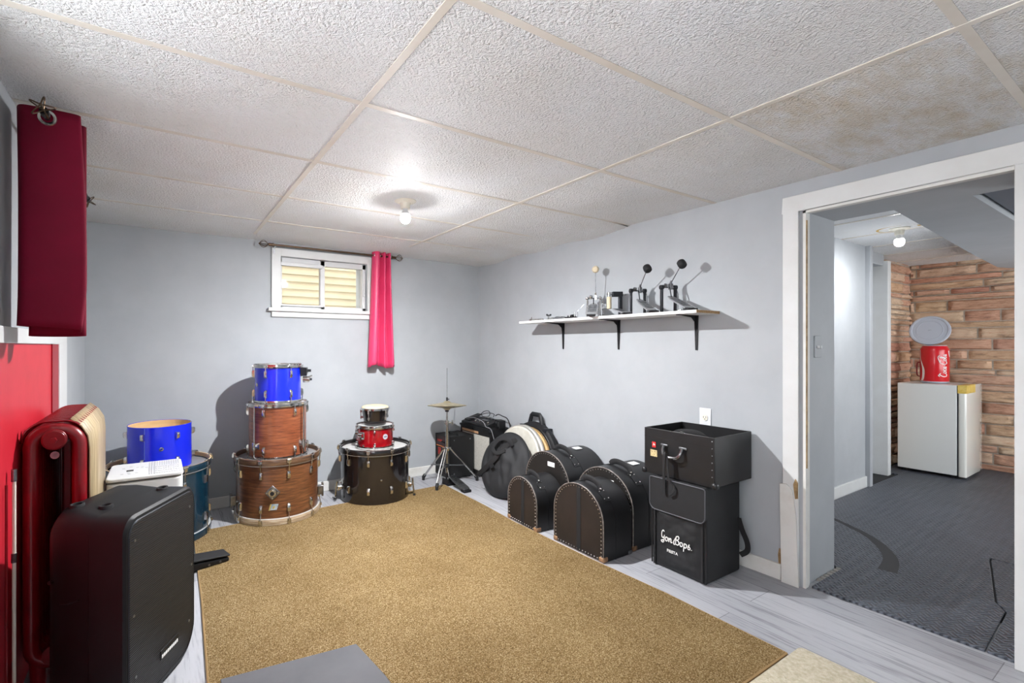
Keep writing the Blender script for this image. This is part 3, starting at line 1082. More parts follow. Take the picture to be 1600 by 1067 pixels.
# black bass drum, red tom, bongo
P2 = (1.535, 3.685)
bd = drum('bass_drum', 'glossy black bass drum lying flat under the small red tom', (*P2, 0.0125), 0.282, 0.425, M['black_lacquer'], 10, -10, 'wood', 'drumhead', group=G_B)
T = on_shell(0.282, 10, 0.19)
MB().lathe([(0.007, 0), (0.007, 0.004), (0.003, 0.005), (0.003, 0)], 14, T).build('vent_ring', M['chrome'], bd)
for dg in (-74, 76):
    T = on_shell(0.282, dg, 0.095)
    s = MB().cyl((0, 0, 0), (0, 0, 0.03), 0.024, n=16, M=T).build('spur', M['chrome'], bd)
    MB().cyl((0, 0.05, 0.034), (0, -0.085, 0.05), 0.007, n=10, M=T).cyl((-0.03, 0, 0.03), (0.03, 0, 0.03), 0.006, M=T).box((0.035, 0, 0.03), (0.012, 0.03, 0.008), T).build('spur_rod', M['chrome'], s)
    MB().cyl((0, -0.080, 0.049), (0, -0.095, 0.051), 0.010, n=10, M=T).build('rubber_tip', M['black_rubber'], s)
T = on_shell(0.2825, -2, 0.405)
zr = 0.0125 + 0.425 - 0.028
rt = drum('rack_tom', 'small red sparkle tom between the bongo and the black bass drum', (*P2, zr), 0.150, 0.195, M['red_lacquer'], 5, -1, 'chrome', 'drumhead', lugz=(0.045, 0.148), lug_len=0.026)
T = on_shell(0.150, -40, 0.115)
mt = MB().prism(rrect(0.046, 0.06, 0.01), 0, 0.014, T).build('mount_bracket', M['chrome'], rt, bevel=0.003)
MB().cyl((-0.018, 0.008, 0.03), (0.018, 0.008, 0.03), 0.014, n=14, M=T).cyl((0, -0.022, 0.012), (0, -0.022, 0.026), 0.009, M=T).box((-0.034, 0.02, 0.034), (0.03, 0.01, 0.008), T).build('clamp', M['chrome'], mt)
T = on_shell(0.150, 33, 0.105)
MB().cyl((0, 0, 0), (0, 0, 0.003), 0.022, n=24, M=T).build('badge', mat('silver_badge', (196, 198, 202), 0.35, 0.3), rt)
MB().prism([(-0.014, -0.003), (0.012, -0.003), (0.014, 0.003), (-0.012, 0.003)], 0.003, 0.0038, T).build('badge_mark', mat('navy_badge_mark', (40, 48, 84), 0.5), rt)
T = on_shell(0.150, -37, 0.035)
MB().box((0, 0, 0.004), (0.014, 0.014, 0.008), T).build('vent_plate', M['chrome'], rt, bevel=0.001)
zb = zr + 0.195 - 0.008
bg = thing('bongo_drum', 'small black bongo with cream skin on top of the red tom', 'drum', (*P2, zb), math.atan2(-P2[1], -P2[0]))
MB().lathe([(0.0, 0.0), (0.088, 0.0), (0.092, 0.004), (0.096, 0.04), (0.104, 0.09), (0.110, 0.135), (0.110, 0.142)], 40).build('shell', M['black_lacquer'], bg)
MB().lathe([(0.0, 0.160), (0.09, 0.159), (0.106, 0.154), (0.112, 0.145), (0.113, 0.132)], 40).build('skin', M['skin_head'], bg)
MB().lathe([(0.112, 0.126), (0.121, 0.126), (0.121, 0.140), (0.117, 0.145), (0.112, 0.142)], 40, loop=True).build('rim', M['chrome'], bg)
for k in range(5):
    A = rot_z(R(-26 + 72 * k))
    MB().span(0.110, 0.124, -0.007, 0.007, 0.10, 0.128, A).cyl(A @ V3((0.118, 0, 0.045)), A @ V3((0.121, 0, 0.128)), 0.004, n=8).span(0.095, 0.122, -0.009, 0.009, 0.052, 0.072, A).build('tension_lug', M['chrome'], bg, bevel=0.001)

# teal bass drum with the open blue tom
P3 = (0.0, 3.63)
bd = drum('bass_drum', 'dark teal bass drum lying flat under the headless blue tom', (*P3, 0.0125), 0.286, 0.482, M['teal_lacquer'], 10, 26, 'wood', 'clear_head', group=G_B, low_hoop='hoop_teal')
MB().lathe([(0.2878, 0.457), (0.2878, 0.4815), (0.3005, 0.4825)], 56).build('hoop_lining', M['maple_in'], bd)
zo = 0.4945 - 0.028
ot = drum('rack_tom', 'bright blue headless tom with bare wood edge on the teal bass drum', (*P3, zo), 0.183, 0.275, M['blue_wrap'], 6, -30, 'none', None, None, lugz=(0.06, 0.215), lug_len=0.046)
T = on_shell(0.183, 2, 0.14)
MB().lathe([(0.013, 0), (0.012, 0.004), (0.006, 0.005), (0.005, 0)], 18, T).build('vent_badge', M['chrome'], ot)
T = on_shell(0.1835, -27, 0.1375)
MB().box((0, 0, 0), (0.003, 0.27, 0.001), T).build('wrap_seam', mat('pale_blue_seam', (90, 110, 210), 0.3), ot)

# ------------------------------------------------------------------ hi-hat stand and its cymbals
HH = (2.225, 3.66)
hs = thing('hi_hat_stand', 'chrome tripod hi-hat stand with foot pedal before the amplifiers', 'stand', (*HH, 0.0))
MB().cyl((0, 0, 0.02), (0, 0, 0.56), 0.0125, n=14).build('lower_tube', M['chrome'], hs)
MB().cyl((0, 0, 0.56), (0, 0, 0.66), 0.008, n=12).build('upper_tube', M['chrome'], hs)
MB().cyl((0, 0, 0.66), (0, 0, 1.05), 0.0024, n=8).build('pull_rod', M['chrome'], hs)
mb = MB().cyl((0, 0, 0.535), (0, 0, 0.575), 0.019, n=14).cyl((0, 0, 0.555), (0.035, -0.02, 0.555), 0.007)
mb.box((0.042, -0.024, 0.557), (0.012, 0.012, 0.045)).cyl((-0.028, 0, 0.555), (0, 0, 0.555), 0.008)
mb.build('height_clamp', M['chrome'], hs, bevel=0.002)
mb = MB().cyl((0, 0, 0.300), (0, 0, 0.335), 0.021, n=14)
for a in (-1.9, 0.2, 2.25):
    mb.box((0.026, 0, 0.318), (0.034, 0.022, 0.024), rot_z(a))
mb.build('leg_hub', M['chrome'], hs, bevel=0.003)
feet = [((2.515 - HH[0], 3.60 - HH[1]), 'r'), ((2.10 - HH[0], 3.88 - HH[1]), 'l'), ((2.03 - HH[0], 3.51 - HH[1]), 'f')]
for (fx, fy), k in feet:
    d = V3((fx, fy, 0)).normalized()
    s = V3((-d.y, d.x, 0))
    a = d * 0.03 + V3((0, 0, 0.318))
    f0 = 0.012 if k == 'f' else 0.0
    b = V3((fx, fy, 0.025 + f0))
    mb = MB()
    m_ = a.lerp(b, 0.55)
    mb.tube([a + s * 0.009, m_ + s * 0.013, b + s * 0.009], 0.0055, 8).tube([a - s * 0.009, m_ - s * 0.013, b - s * 0.009], 0.0055, 8)
    mb.cyl(m_ - s * 0.018, m_ + s * 0.018, 0.006)
    lg = mb.build('leg', M['chrome'], hs)
    MB().cyl(m_, V3((0, 0, 0.17)), 0.006, n=8).build('brace', M['steel'], lg)
    dd_ = (b - a).normalized()
    MB().cyl(b - dd_ * 0.03 + V3((0, 0, 0.004)), b + dd_ * 0.002 + V3((0, 0, 0.0)), 0.015, 0.016, n=12).cyl(V3((fx, fy, f0)), V3((fx, fy, 0.03 + f0)), 0.013, n=12).build('rubber_foot', M['black_rubber'], lg)
mb = MB().cyl((0, 0, 0.15), (0, 0, 0.185), 0.018, n=12).build('brace_collar', M['dark_metal'], hs)
MB().cyl((0, 0, 0.06), (0, 0, 0.15), 0.015, 0.010, n=10).build('spring_housing', M['black_metal'], hs)
MB().box((0.016, -0.02, 0.012), (0.10, 0.11, 0.024)).box((-0.029, -0.02, 0.03), (0.012, 0.10, 0.05)).build('pedal_base', M['black_metal'], hs, bevel=0.004)
Tp = basis((0.015, -0.17, 0.052), (1, 0, 0), (0, -1, -0.22))
pl = MB().prism([(-0.025, -0.13), (0.025, -0.13), (0.040, -0.03), (0.040, 0.09), (0.034, 0.128), (0.0, 0.14), (-0.034, 0.128), (-0.040, 0.09), (-0.040, -0.03)], -0.006, 0.006, Tp)
pl = pl.build('foot_plate', M['steel'], hs, bevel=0.003)
mb = MB()
for k in range(7):
    mb.box((0, -0.09 + k * 0.022, -0.0075), (0.052, 0.007, 0.004), Tp)
mb.build('grip_ribs', M['chrome'], pl)
MB().box((0.015, -0.29, 0.011), (0.075, 0.06, 0.022)).build('heel_plate', M['black_metal'], hs, bevel=0.005)
MB().cyl((0.005, -0.03, 0.06), (0.002, -0.005, 0.14), 0.004).build('pull_chain', M['chrome'], hs)

prof = [(0.006, 0.012), (0.016, 0.018), (0.024, 0.016), (0.032, 0.008), (0.036, 0.003), (0.08, -0.004), (0.13, -0.012), (0.178, -0.021)]
for nm, zz, fl, lb in (('hi_hat_cymbal', 0.735, 1, 'upper bronze cymbal of the pair on the hi-hat stand'), ('hi_hat_cymbal', 0.700, -1, 'lower bronze cymbal of the pair, upturned under its mate')):
    pr = [(r, z * fl) for r, z in prof]
    pr2 = pr + [(r, z * fl - 0.0016 * fl) for r, z in prof[::-1]]
    o = MB().lathe(pr2, 56, loop=True).build(nm, M['brass'], None, (HH[0], HH[1], zz - (0 if fl > 0 else 0.012)), smooth=60)
    o.rotation_euler = (R(-4.6), R(2.8), 0)
    tag(o, lb, 'cymbal', 'hi-hat cymbals')
MB().cyl((0, 0, 0.752), (0, 0, 0.785), 0.009, n=12).cyl((0, 0, 0.768), (0.022, 0.0, 0.768), 0.004).build('clutch', M['dark_metal'], hs)
MB().cyl((0, 0, 0.655), (0, 0, 0.667), 0.017, n=16).build('cymbal_seat', M['black_rubber'], hs)

# ------------------------------------------------------------------ amplifiers
t = thing('guitar_amplifier', 'small black amplifier with red control panel lettering behind the hi-hat stand', 'amplifier', (2.305, 3.745, 0.0))
w_, d_, h_ = 0.27, 0.265, 0.40      # along x, y
body = MB()
body.span(0.012, w_, 0, d_, 0.012, h_)
body.span(0.0, 0.012, 0, 0.012, 0.012, h_).span(0.0, 0.012, d_ - 0.012, d_, 0.012, h_).span(0.0, 0.012, 0.012, d_ - 0.012, 0.012, 0.026).span(0.0, 0.012, 0.012, d_ - 0.012, h_ - 0.012, h_)
body.build('cabinet', M['tolex'], t, bevel=0.0012)
MB().span(0.006, 0.013, 0.012, d_ - 0.012, 0.026, 0.285).build('grille_cloth', M['black_cloth'], t)
cp = MB().span(0.004, 0.013, 0.012, d_ - 0.012, 0.295, h_ - 0.012).build('control_panel', mat('maroon_panel', (44, 22, 24), 0.5), t)
MB().span(0.0028, 0.0045, 0.014, d_ - 0.014, 0.286, 0.292).build('panel_stripe', mat('orange_stripe', (206, 120, 60), 0.5), cp)
mb = MB()
for k, (a, b) in enumerate(((0, 18), (20, 33), (35, 52), (54, 66), (68, 84))):
    z = 0.345
    y0, y1 = 0.235 - a * 0.0011, 0.235 - b * 0.0011
    mb.span(0.0032, 0.0045, y1, y0, z, z + 0.004).span(0.0032, 0.0045, y0 - 0.003, y0, z - 0.016, z).span(0.0032, 0.0045, y1, y0, z - 0.009, z - 0.006)
mb.build('panel_lettering', M['red_ink'], cp, smooth=0)
mb = MB()
for k in range(5):
    mb.span(0.0048, 0.0064, 0.17, 0.222, 0.262 - k * 0.014, 0.268 - k * 0.014)
mb.build('front_lettering', M['red_ink'], t, smooth=0)
mb = MB()
for k in range(4):
    mb.cyl((0.005, 0.05 + 0.03 * k, 0.335), (-0.006, 0.05 + 0.03 * k, 0.335), 0.008, n=10)
mb.build('control_knob', M['black_plastic'], cp)
MB().tube([(0.12, 0.05, h_ + 0.002), (0.12, 0.07, h_ + 0.016), (0.12, 0.19, h_ + 0.016), (0.12, 0.21, h_ + 0.002)], 0.012, 8, ry=0.004, up=(1, 0, 0)).build('carry_handle', M['black_rubber'], t)
for a in (0.03, 0.24):
    for b in (0.03, 0.235):
        MB().cyl((a, b, 0), (a, b, 0.012), 0.014).build('rubber_foot', M['black_rubber'], t)
MB().cyl((0.05, -0.003, 0.365), (0.05, 0.0, 0.365), 0.007).cyl((0.23, -0.003, 0.365), (0.23, 0, 0.365), 0.007).cyl((0.05, -0.003, 0.05), (0.05, 0.0, 0.05), 0.007).cyl((0.23, -0.003, 0.05), (0.23, 0, 0.05), 0.007).build('side_screw', M['steel'], t)

t = thing('guitar_amplifier', 'larger black amplifier with pale grey grille cloth against the corner', 'amplifier', (2.60, 3.50, 0.0))
w_, d_, h_ = 0.22, 0.51, 0.478
b = MB().span(0.012, w_, 0, d_, 0.012, h_).span(0.0, 0.012, 0, 0.025, 0.012, h_).span(0, 0.012, d_ - 0.025, d_, 0.012, h_).span(0, 0.012, 0.025, d_ - 0.025, 0.012, 0.06).span(0, 0.012, 0.025, d_ - 0.025, h_ - 0.075, h_)
b.build('cabinet', M['tolex'], t, bevel=0.0012)
MB().span(0.004, 0.012, 0.025, d_ - 0.025, 0.06, h_ - 0.075).build('grille_cloth', M['grille_cloth'], t)
cp = MB().span(-0.002, 0.002, 0.20, d_ - 0.03, h_ - 0.066, h_ - 0.045).build('control_strip', mat('tan_strip', (178, 140, 106), 0.5), t)
for y in (0.03, 0.14, 0.3, 0.42):
    MB().cyl((0.003, y, h_ - 0.03), (-0.008, y, h_ - 0.03), 0.007, n=10).build('control_knob', M['dark_metal'], t)
for a in (0.0, 0.51):
    MB().box((0.006, a, h_ - 0.0115), (0.03, 0.02, 0.02)).build('corner_guard', M['dark_metal'], t, bevel=0.004)
for a in (0.03, 0.19):
    for bb in (0.04, 0.47):
        MB().cyl((a, bb, 0), (a, bb, 0.012), 0.014).build('rubber_foot', M['black_rubber'], t)

# pedal board, effects unit, adaptor and cables on the larger amplifier
ZA = 0.4785
t = thing('effects_pedal', 'black multi-effects pedal board lying on the larger amplifier', 'effects pedal', (2.70, 3.78, ZA + 0.002), R(5))
prof = [(-0.10, 0.0), (0.10, 0.0), (0.10, 0.055), (0.0, 0.05), (-0.10, 0.025)]
MB().prism(prof, -0.2, 0.2, Matrix(((1, 0, 0, 0), (0, 0, 1, 0), (0, 1, 0, 0), (0, 0, 0, 1)))).build('housing', M['black_plastic'], t, bevel=0.004)
tr = MB().prism([(-0.08, 0.035), (0.09, 0.075), (0.09, 0.085), (-0.08, 0.047)], 0.10, 0.175, Matrix(((1, 0, 0, 0), (0, 0, 1, 0), (0, 1, 0, 0), (0, 0, 0, 1)))).build('treadle', M['black_rubber'], t, bevel=0.003)
for k in range(4):
    MB().cyl((-0.06, -0.16 + 0.06 * k, 0.03), (-0.063, -0.16 + 0.06 * k, 0.048), 0.011, n=12).build('foot_switch', M['chrome'], t)
for k in range(4):
    MB().cyl((0.05, -0.16 + 0.05 * k, 0.05), (0.05, -0.16 + 0.05 * k, 0.066), 0.009, n=10).build('control_knob', M['dark_metal'], t)
MB().box((0.0, -0.06, 0.0515), (0.04, 0.09, 0.004), Matrix.Rotation(R(-3), 4, 'Y')).build('display', M['steel'], t)
t = thing('power_adaptor', 'black power adaptor with silver label panels on the larger amplifier', 'adaptor', (2.745, 3.505 + 0.035, ZA + 0.0), R(-12))
t.location = (2.745, 3.515, ZA + 0.001)
MB().box((0, 0, 0), (0.01, 0.01, 0.001)).build('rubber_pad', M['black_rubber'], t)
MB().prism(rrect(0.1, 0.075, 0.006), -0.035, 0.03, Matrix(((0, 0, 1, -0.02), (1, 0, 0, 0), (0, 1, 0, 0.04), (0, 0, 0, 1)))).build('case', M['black_plastic'], t, bevel=0.003)
MB().span(-0.0562, -0.055, -0.045, -0.008, 0.022, 0.066).span(-0.0562, -0.055, 0.006, 0.030, 0.045, 0.064).build('label_panel', M['steel'], t)
bpy.data.objects.remove(bpy.data.objects['rubber_pad'], do_unlink=True)


def cable(name, label, pts, r, m, group=None, cat='cable'):
    o = MB().tube(smoothline(pts, 8), r, 8).build(name, m)
    return tag(o, label, cat, group)


M['grey_cable'] = mat('grey_cable_sheath', (120, 120, 124), 0.5)
M['black_cable'] = mat('black_cable_sheath', (22, 22, 24), 0.5)
cable('audio_cable', 'thin grey cable coiled over the pedal board and hanging beside the amplifier',
      [(2.63, 3.92, ZA + .06), (2.62, 3.80, ZA + .072), (2.60, 3.66, ZA + .068), (2.595, 3.60, ZA + .05), (2.59, 3.56, ZA + .02), (2.592, 3.49, ZA + .008), (2.60, 3.46, ZA - .06), (2.62, 3.45, ZA - .14), (2.66, 3.46, ZA - .19)], 0.0035, M['grey_cable'])
cable('audio_cable', 'black cable looped in an arch above the pedal board',
      [(2.72, 3.83, ZA + .095), (2.74, 3.80, ZA + .125), (2.75, 3.74, ZA + .135), (2.73, 3.69, ZA + .115), (2.70, 3.68, ZA + .093), (2.67, 3.72, ZA + .092), (2.70, 3.78, ZA + .10), (2.73, 3.72, ZA + .12), (2.74, 3.64, ZA + .118), (2.72, 3.62, ZA + .095)], 0.0035, M['black_cable'])
cable('power_cable', 'thick black cable curving over the silver labelled adaptor',
      [(2.76, 3.64, ZA + .10), (2.765, 3.60, ZA + .118), (2.76, 3.53, ZA + .110), (2.772, 3.475, ZA + .092), (2.785, 3.452, ZA + .03), (2.782, 3.462, ZA - .02), (2.775, 3.478, ZA - .10)], 0.005, M['black_cable'])


# ------------------------------------------------------------------ round things leaning on the wall
def leaning(x, y, z, tilt, turn=0.0):
    """frame of a disc on edge: local z = face normal pointing into the room, local y = up"""
    n = V3((-math.cos(R(tilt)) * math.cos(R(turn)), -math.cos(R(tilt)) * math.sin(R(turn)), math.sin(R(tilt))))
    up = V3((math.sin(R(tilt)) * math.cos(R(turn)), math.sin(R(tilt)) * math.sin(R(turn)), math.cos(R(tilt))))
    ex = up.cross(n)
    return Matrix(((ex.x, up.x, n.x, x), (ex.y, up.y, n.y, y), (ex.z, up.z, n.z, z), (0, 0, 0, 1)))


def at_matrix(o, Mx):
    o.matrix_world = Mx
    return o


# hard cymbal case
t = thing('cymbal_case', 'round black hard cymbal case with moulded carry handle leaning on the wall', 'case')
rc = 0.292
MB().lathe([(0, -0.035), (rc - 0.02, -0.035), (rc, -0.022), (rc + 0.004, -0.004), (rc + 0.004, 0.004), (rc, 0.022), (rc - 0.02, 0.035), (rc - 0.09, 0.040), (rc - 0.095, 0.034), (0, 0.036)], 64).build('shell', M['black_plastic'], t)
MB().lathe([(rc - 0.04, 0.037), (rc - 0.034, 0.0415), (rc - 0.028, 0.036)], 64).build('moulded_rib', M['black_plastic'], t)
ho = [(-0.095, rc - 0.04), (-0.065, rc + 0.075), (-0.052, rc + 0.085), (0.052, rc + 0.085), (0.065, rc + 0.075), (0.095, rc - 0.04)]
hi = [(0.052, rc + 0.002), (0.042, rc + 0.052), (-0.042, rc + 0.052), (-0.052, rc + 0.002)]
mb = MB()
mb.tube([(x, y, 0) for x, y in [(-0.082, rc - 0.03), (-0.056, rc + 0.055), (-0.045, rc + 0.066), (0.045, rc + 0.066), (0.056, rc + 0.055), (0.082, rc - 0.03)]], 0.016, 10, ry=0.020, up=(0, 0, 1))
mb.build('carry_handle', M['black_plastic'], t)
MB().box((0.15, rc - 0.05, 0.0), (0.03, 0.03, 0.082)).box((-0.15, rc - 0.05, 0.0), (0.03, 0.03, 0.082)).build('latch', M['dark_metal'], t, bevel=0.003)
at_matrix(t, leaning(2.770, 3.10, 0.299, 3.5))


def head_disc(label, Mx, r, m, rim, group='loose drumheads by the wall'):
    t = thing('drumhead', label, 'drumhead', group=group)
    MB().lathe([(0, 0.004), (r - 0.018, 0.004), (r - 0.004, -0.006), (r, -0.010)], 56).disc(r - 0.004, -0.004, 56, up=False).build('film', m, t)
    MB().lathe([(r - 0.004, -0.014), (r + 0.004, -0.014), (r + 0.004, -0.004), (r - 0.004, -0.004)], 56, loop=True).build('rim', rim, t)
    return at_matrix(t, Mx)


rimm = mat('grey_rim', (176, 174, 168), 0.4, 0.5)
head_disc('aged tan drumhead leaning behind the white ones on the cymbal case', leaning(2.690, 3.10, 0.2815, 5.5), 0.272, M['tan_head'], mat('tan_rim', (150, 122, 82), 0.5))
head_disc('white drumhead in the middle, between the tan head and another white one', leaning(2.648, 3.13, 0.2885, 7), 0.282, M['drumhead'], rimm)
head_disc('white drumhead in front of the other heads, behind the soft bag', leaning(2.618, 3.145, 0.2875, 8), 0.279, mat('off_white_head', (198, 196, 186), 0.6, col2=(184, 180, 168), vs=14), rimm)

# soft cymbal bag slumped against the heads
t = thing('cymbal_bag', 'round slack black nylon cymbal bag slumped against the drumheads', 'bag')
rb_ = 0.27


def bag_fn(side):
    def fn(u, v):
        r = math.sin(u * PI / 2)
        a = 2 * PI * v
        x, y = rb_ * r * math.cos(a), rb_ * r * math.sin(a)
        th = 0.055 * (1 - r ** 3.2) ** 0.6 if r < 1 else 0
        th *= 1.0 + 0.55 * max(0, -math.sin(a)) * r       # sags towards the floor
        if side > 0:
            th += (0.036 * mnoise.noise(V3((x * 8, y * 5 + x * 6, 3.1))) + 0.018 * mnoise.noise(V3((x * 22, y * 14 + x * 10, 1.1))) + 0.022 * abs(math.sin(11 * (y + 0.9 * x) + 1.5 * math.sin(7 * x)))) * (1 - r ** 2)
        if y > 0.1:                                        # shoulder folds in at the top
            x *= 1 - 0.9 * (y - 0.1) * (0.9 if x < 0 else 0.35)
        return (x, y, side * th)
    return fn


MB().patch(bag_fn(1), 22, 64).patch(bag_fn(-1), 10, 64).build('body', M['black_cloth'], t, smooth=180)
zz_ = [(rb_ * 1.0 * math.cos(R(a)) * (1 - (0.9 * max(0, rb_ * math.sin(R(a)) - 0.1)) * (0.9 if math.cos(R(a)) < 0 else 0.35)), rb_ * math.sin(R(a)), 0) for a in range(0, 360, 6)]
MB().tube(zz_, 0.005, 6, closed=True).build('piping', M['black_web'], t)
st = smoothline([(0.10, 0.225, 0.045), (0.02, 0.13, 0.078), (-0.04, 0.02, 0.095), (-0.11, -0.06, 0.092), (-0.20, -0.13, 0.066), (-0.245, -0.15, 0.03)], 6)
MB().tube(st, 0.004, 6, ry=0.022, up=(0.35, -0.35, 0.9)).build('shoulder_strap', M['black_web'], t)
hd = smoothline([(0.09, 0.16, 0.06), (0.05, 0.20, 0.085), (-0.03, 0.19, 0.095), (-0.08, 0.11, 0.10), (-0.02, 0.07, 0.104), (0.05, 0.11, 0.09)], 6)
MB().tube(hd, 0.005, 6, ry=0.018, up=(0.1, 0.1, 1)).build('carry_handle', M['black_web'], t)
MB().box((-0.06, -0.005, 0.099), (0.04, 0.03, 0.008), Matrix.Rotation(R(40), 4, 'Z')).build('strap_slider', M['black_plastic'], t, bevel=0.002)
MB().span(-0.12, -0.05, 0.05, 0.20, 0.048, 0.060).build('top_pocket', M['black_cloth'], t, bevel=0.012, seg=3)
at_matrix(t, leaning(2.455, 3.11, 0.262, 20, 6))


# ------------------------------------------------------------------ fibre drum cases
def arch(w, h, n=18, inset=0.0):
    r = w / 2 - inset
    zc = h - w / 2
    pts = [(-r, inset), (r, inset)]
    pts.append((r * 1.0, zc * 0.5))
    for k in range(n + 1):
        a = PI * k / n
        pts.append((r * math.cos(a), zc + r * math.sin(a)))
    pts.append((-r * 1.0, zc * 0.5))
    return pts


def drum_case(label, x, y, w, h, dep, m_face, rz=0.0, band=True, front_label=False, top_label=False, corners=True, seed=1):
    t = thing('drum_case', label, 'case', (x, y, 0.0), rz, 'black fibre drum cases on the floor')
    F = Matrix(((0, 0, 1, 0), (-1, 0, 0, 0), (0, 1, 0, 0.001), (0, 0, 0, 1)))     # outline x -> -Y (right in view), y -> Z, z -> +X
    MB().prism(arch(w, h), 0.004, dep, F).build('body', M['fibre'], t, bevel=0.004)
    MB().prism(arch(w, h, inset=0.006), -0.002, 0.006, F).build('front_board', m_face, t)
    rim = [(p[0], p[1], 0.0) for p in arch(w - 0.004, h - 0.002)]
    MB().tube(rim, 0.0035, 6, closed=True, M=F).build('edge_binding', mat_edge, t)
    mb = MB()
    outl = arch(w, h, 30, inset=0.017)
    per, prev = 0.0, None
    step = 0.0225
    pts = outl + [outl[0]]
    acc = 0.0
    for a, b in zip(pts, pts[1:]):
        a, b = V3((*a, 0)), V3((*b, 0))
        L = (b - a).length
        while acc < L:
            p = a.lerp(b, acc / L)
            mb.lathe([(0.0042, 0), (0.003, -0.0016), (0, -0.0022)], 7, F @ TR((p.x, p.y, -0.002)))
            acc += step
        acc -= L
    mb.build('rivet', M['chrome'], t)
    if band:
        bd_ = MB().prism([(-0.004, 0.006), (0.028, 0.006), (0.028, h - 0.007), (-0.004, h - 0.006)], -0.0035, 0.0, F)
        bd_.build('web_band', M['black_web'], t)
    if corners:
        for s in (-1, 1):
            MB().box((s * (w / 2 - 0.016), 0.016, 0.016), (0.042, 0.034, 0.044), F).build('corner_cap', M['leather_tan'], t, bevel=0.011, seg=3)
            MB().box((s * (w / 2 - 0.014), 0.012, dep - 0.016), (0.036, 0.026, 0.038), F).build('corner_cap', M['steel'], t, bevel=0.009, seg=3)
    # lid seam round the body
    sm = [(p[0] * 1.002, p[1] * 1.001, dep * 0.42) for p in arch(w, h)]
    MB().tube(sm, 0.002, 5, closed=True, M=F).build('lid_lip', M['fibre'], t)
    # handle over the crown, running round the curve
    r = w / 2
    zc = h - r

    def crown(a, up, z):
        return F @ V3(((r + up) * math.sin(a), zc + (r + up) * math.cos(a), z))
    zm = dep * 0.33
    hl = [crown(R(a), u, zm) for a, u in ((-10, 0.004), (-6, 0.018), (2, 0.026), (14, 0.027), (24, 0.022), (30, 0.008), (33, 0.003))]
    MB().tube(smoothline(hl, 4), 0.006, 8, ry=0.018, up=(1, 0, 0)).build('carry_handle', M['black_web'], t)
    for a0, a1 in ((-18, -8), (30, 52)):
        mb = MB()
        vs, fs = [], []
        for k in range(7):
            a = R(a0 + (a1 - a0) * k / 6)
            for zz, uu in ((zm - 0.028, 0.001), (zm - 0.028, 0.004), (zm + 0.028, 0.004), (zm + 0.028, 0.001)):
                vs.append(crown(a, uu, zz))
        for k in range(6):
            for j in range(4):
                j2 = (j + 1) % 4
                fs.append((k * 4 + j, k * 4 + j2, k * 4 + 4 + j2, k * 4 + 4 + j))
        mb.put(vs, fs + [(0, 1, 2, 3), (24, 25, 26, 27)])
        hp = mb.build('handle_plate', M['fibre'], t)
    mb = MB()
    for a, z in ((34, -0.018), (34, 0.018), (48, -0.018), (48, 0.018)):
        mb.ball(crown(R(a), 0.004, zm + z), 0.0045, 8, 6)
    mb.build('plate_stud', M['chrome'], hp)
    MB().ball(crown(R(31), 0.012, zm), (0.010, 0.010, 0.008), 10, 8).build('buckle', M['chrome'], t)
    if front_label:
        MB().span(-0.004, -0.0015, -0.085, -0.015, h - 0.098, h - 0.066).build('label_card', M['white_label'], t, smooth=0)
    if top_label:
        a0 = R(8)
        MB().prism([(-0.035, -0.024), (0.035, -0.024), (0.035, 0.024), (-0.035, 0.024)], 0, 0.0015, Matrix(((0, 1, 0, 0), (-1, 0, 0, 0), (0, 0, 1, 0), (0, 0, 0, 1)))).build('label_card', M['white_label'], t, smooth=0).matrix_local = \
            TR(crown(a0, 0.002, dep * 0.72)) @ Matrix.Rotation(R(8), 4, 'X') @ Matrix(((0, 1, 0, 0), (-1, 0, 0, 0), (0, 0, 1, 0), (0, 0, 0, 1)))
    return t


mat_edge = mat('pale_worn_edge', (136, 128, 122), 0.5, col2=(88, 80, 76), vs=40)
M['fibre_dark'] = mat('dark_case_board', (30, 27, 25), 0.5, col2=(24, 22, 21), vs=7, bump=0.12, bs=300, bd=0.001)
drum_case('smallest arched black drum case at the carpet edge', 2.16, 2.545, 0.33, 0.335, 0.235, M['fibre_brown'], R(-3))
drum_case('arched drum case with scratched brown front, nearest the carpet beside the soft bag stack', 2.175, 2.045, 0.400, 0.412, 0.25, M['fibre_brown'])
drum_case('larger arched drum case with white card behind the smallest one', 2.42, 2.575, 0.455, 0.476, 0.39, M['fibre_dark'], band=False, front_label=True, top_label=True, corners=False)
drum_case('tall arched drum case with white card wedged between its twin and the soft square bag', 2.455, 2.085, 0.455, 0.463, 0.36, M['fibre_dark'], band=False, front_label=True, top_label=True)
for o in bpy.data.objects:
    if o.get('label', '').startswith('arched drum case with scratched'):
        o['label'] = 'arched drum case with scratched brown front and broad middle band'

# ------------------------------------------------------------------ square soft bag with lettering, open case on top
SB = thing('square_bag', 'square black nylon bag with white script lettering under the open case', 'bag', (2.42, 1.55, 0.0))
bw, bdp, bh = 0.32, 0.345, 0.508


def lumpy(u, v, amp, sd):
    e = min(1, 8 * min(u, 1 - u, v, 1 - v))
    return amp * e * mnoise.fractal(V3((u * 3 + sd, v * 4, sd)), 0.8, 2.0, 3)


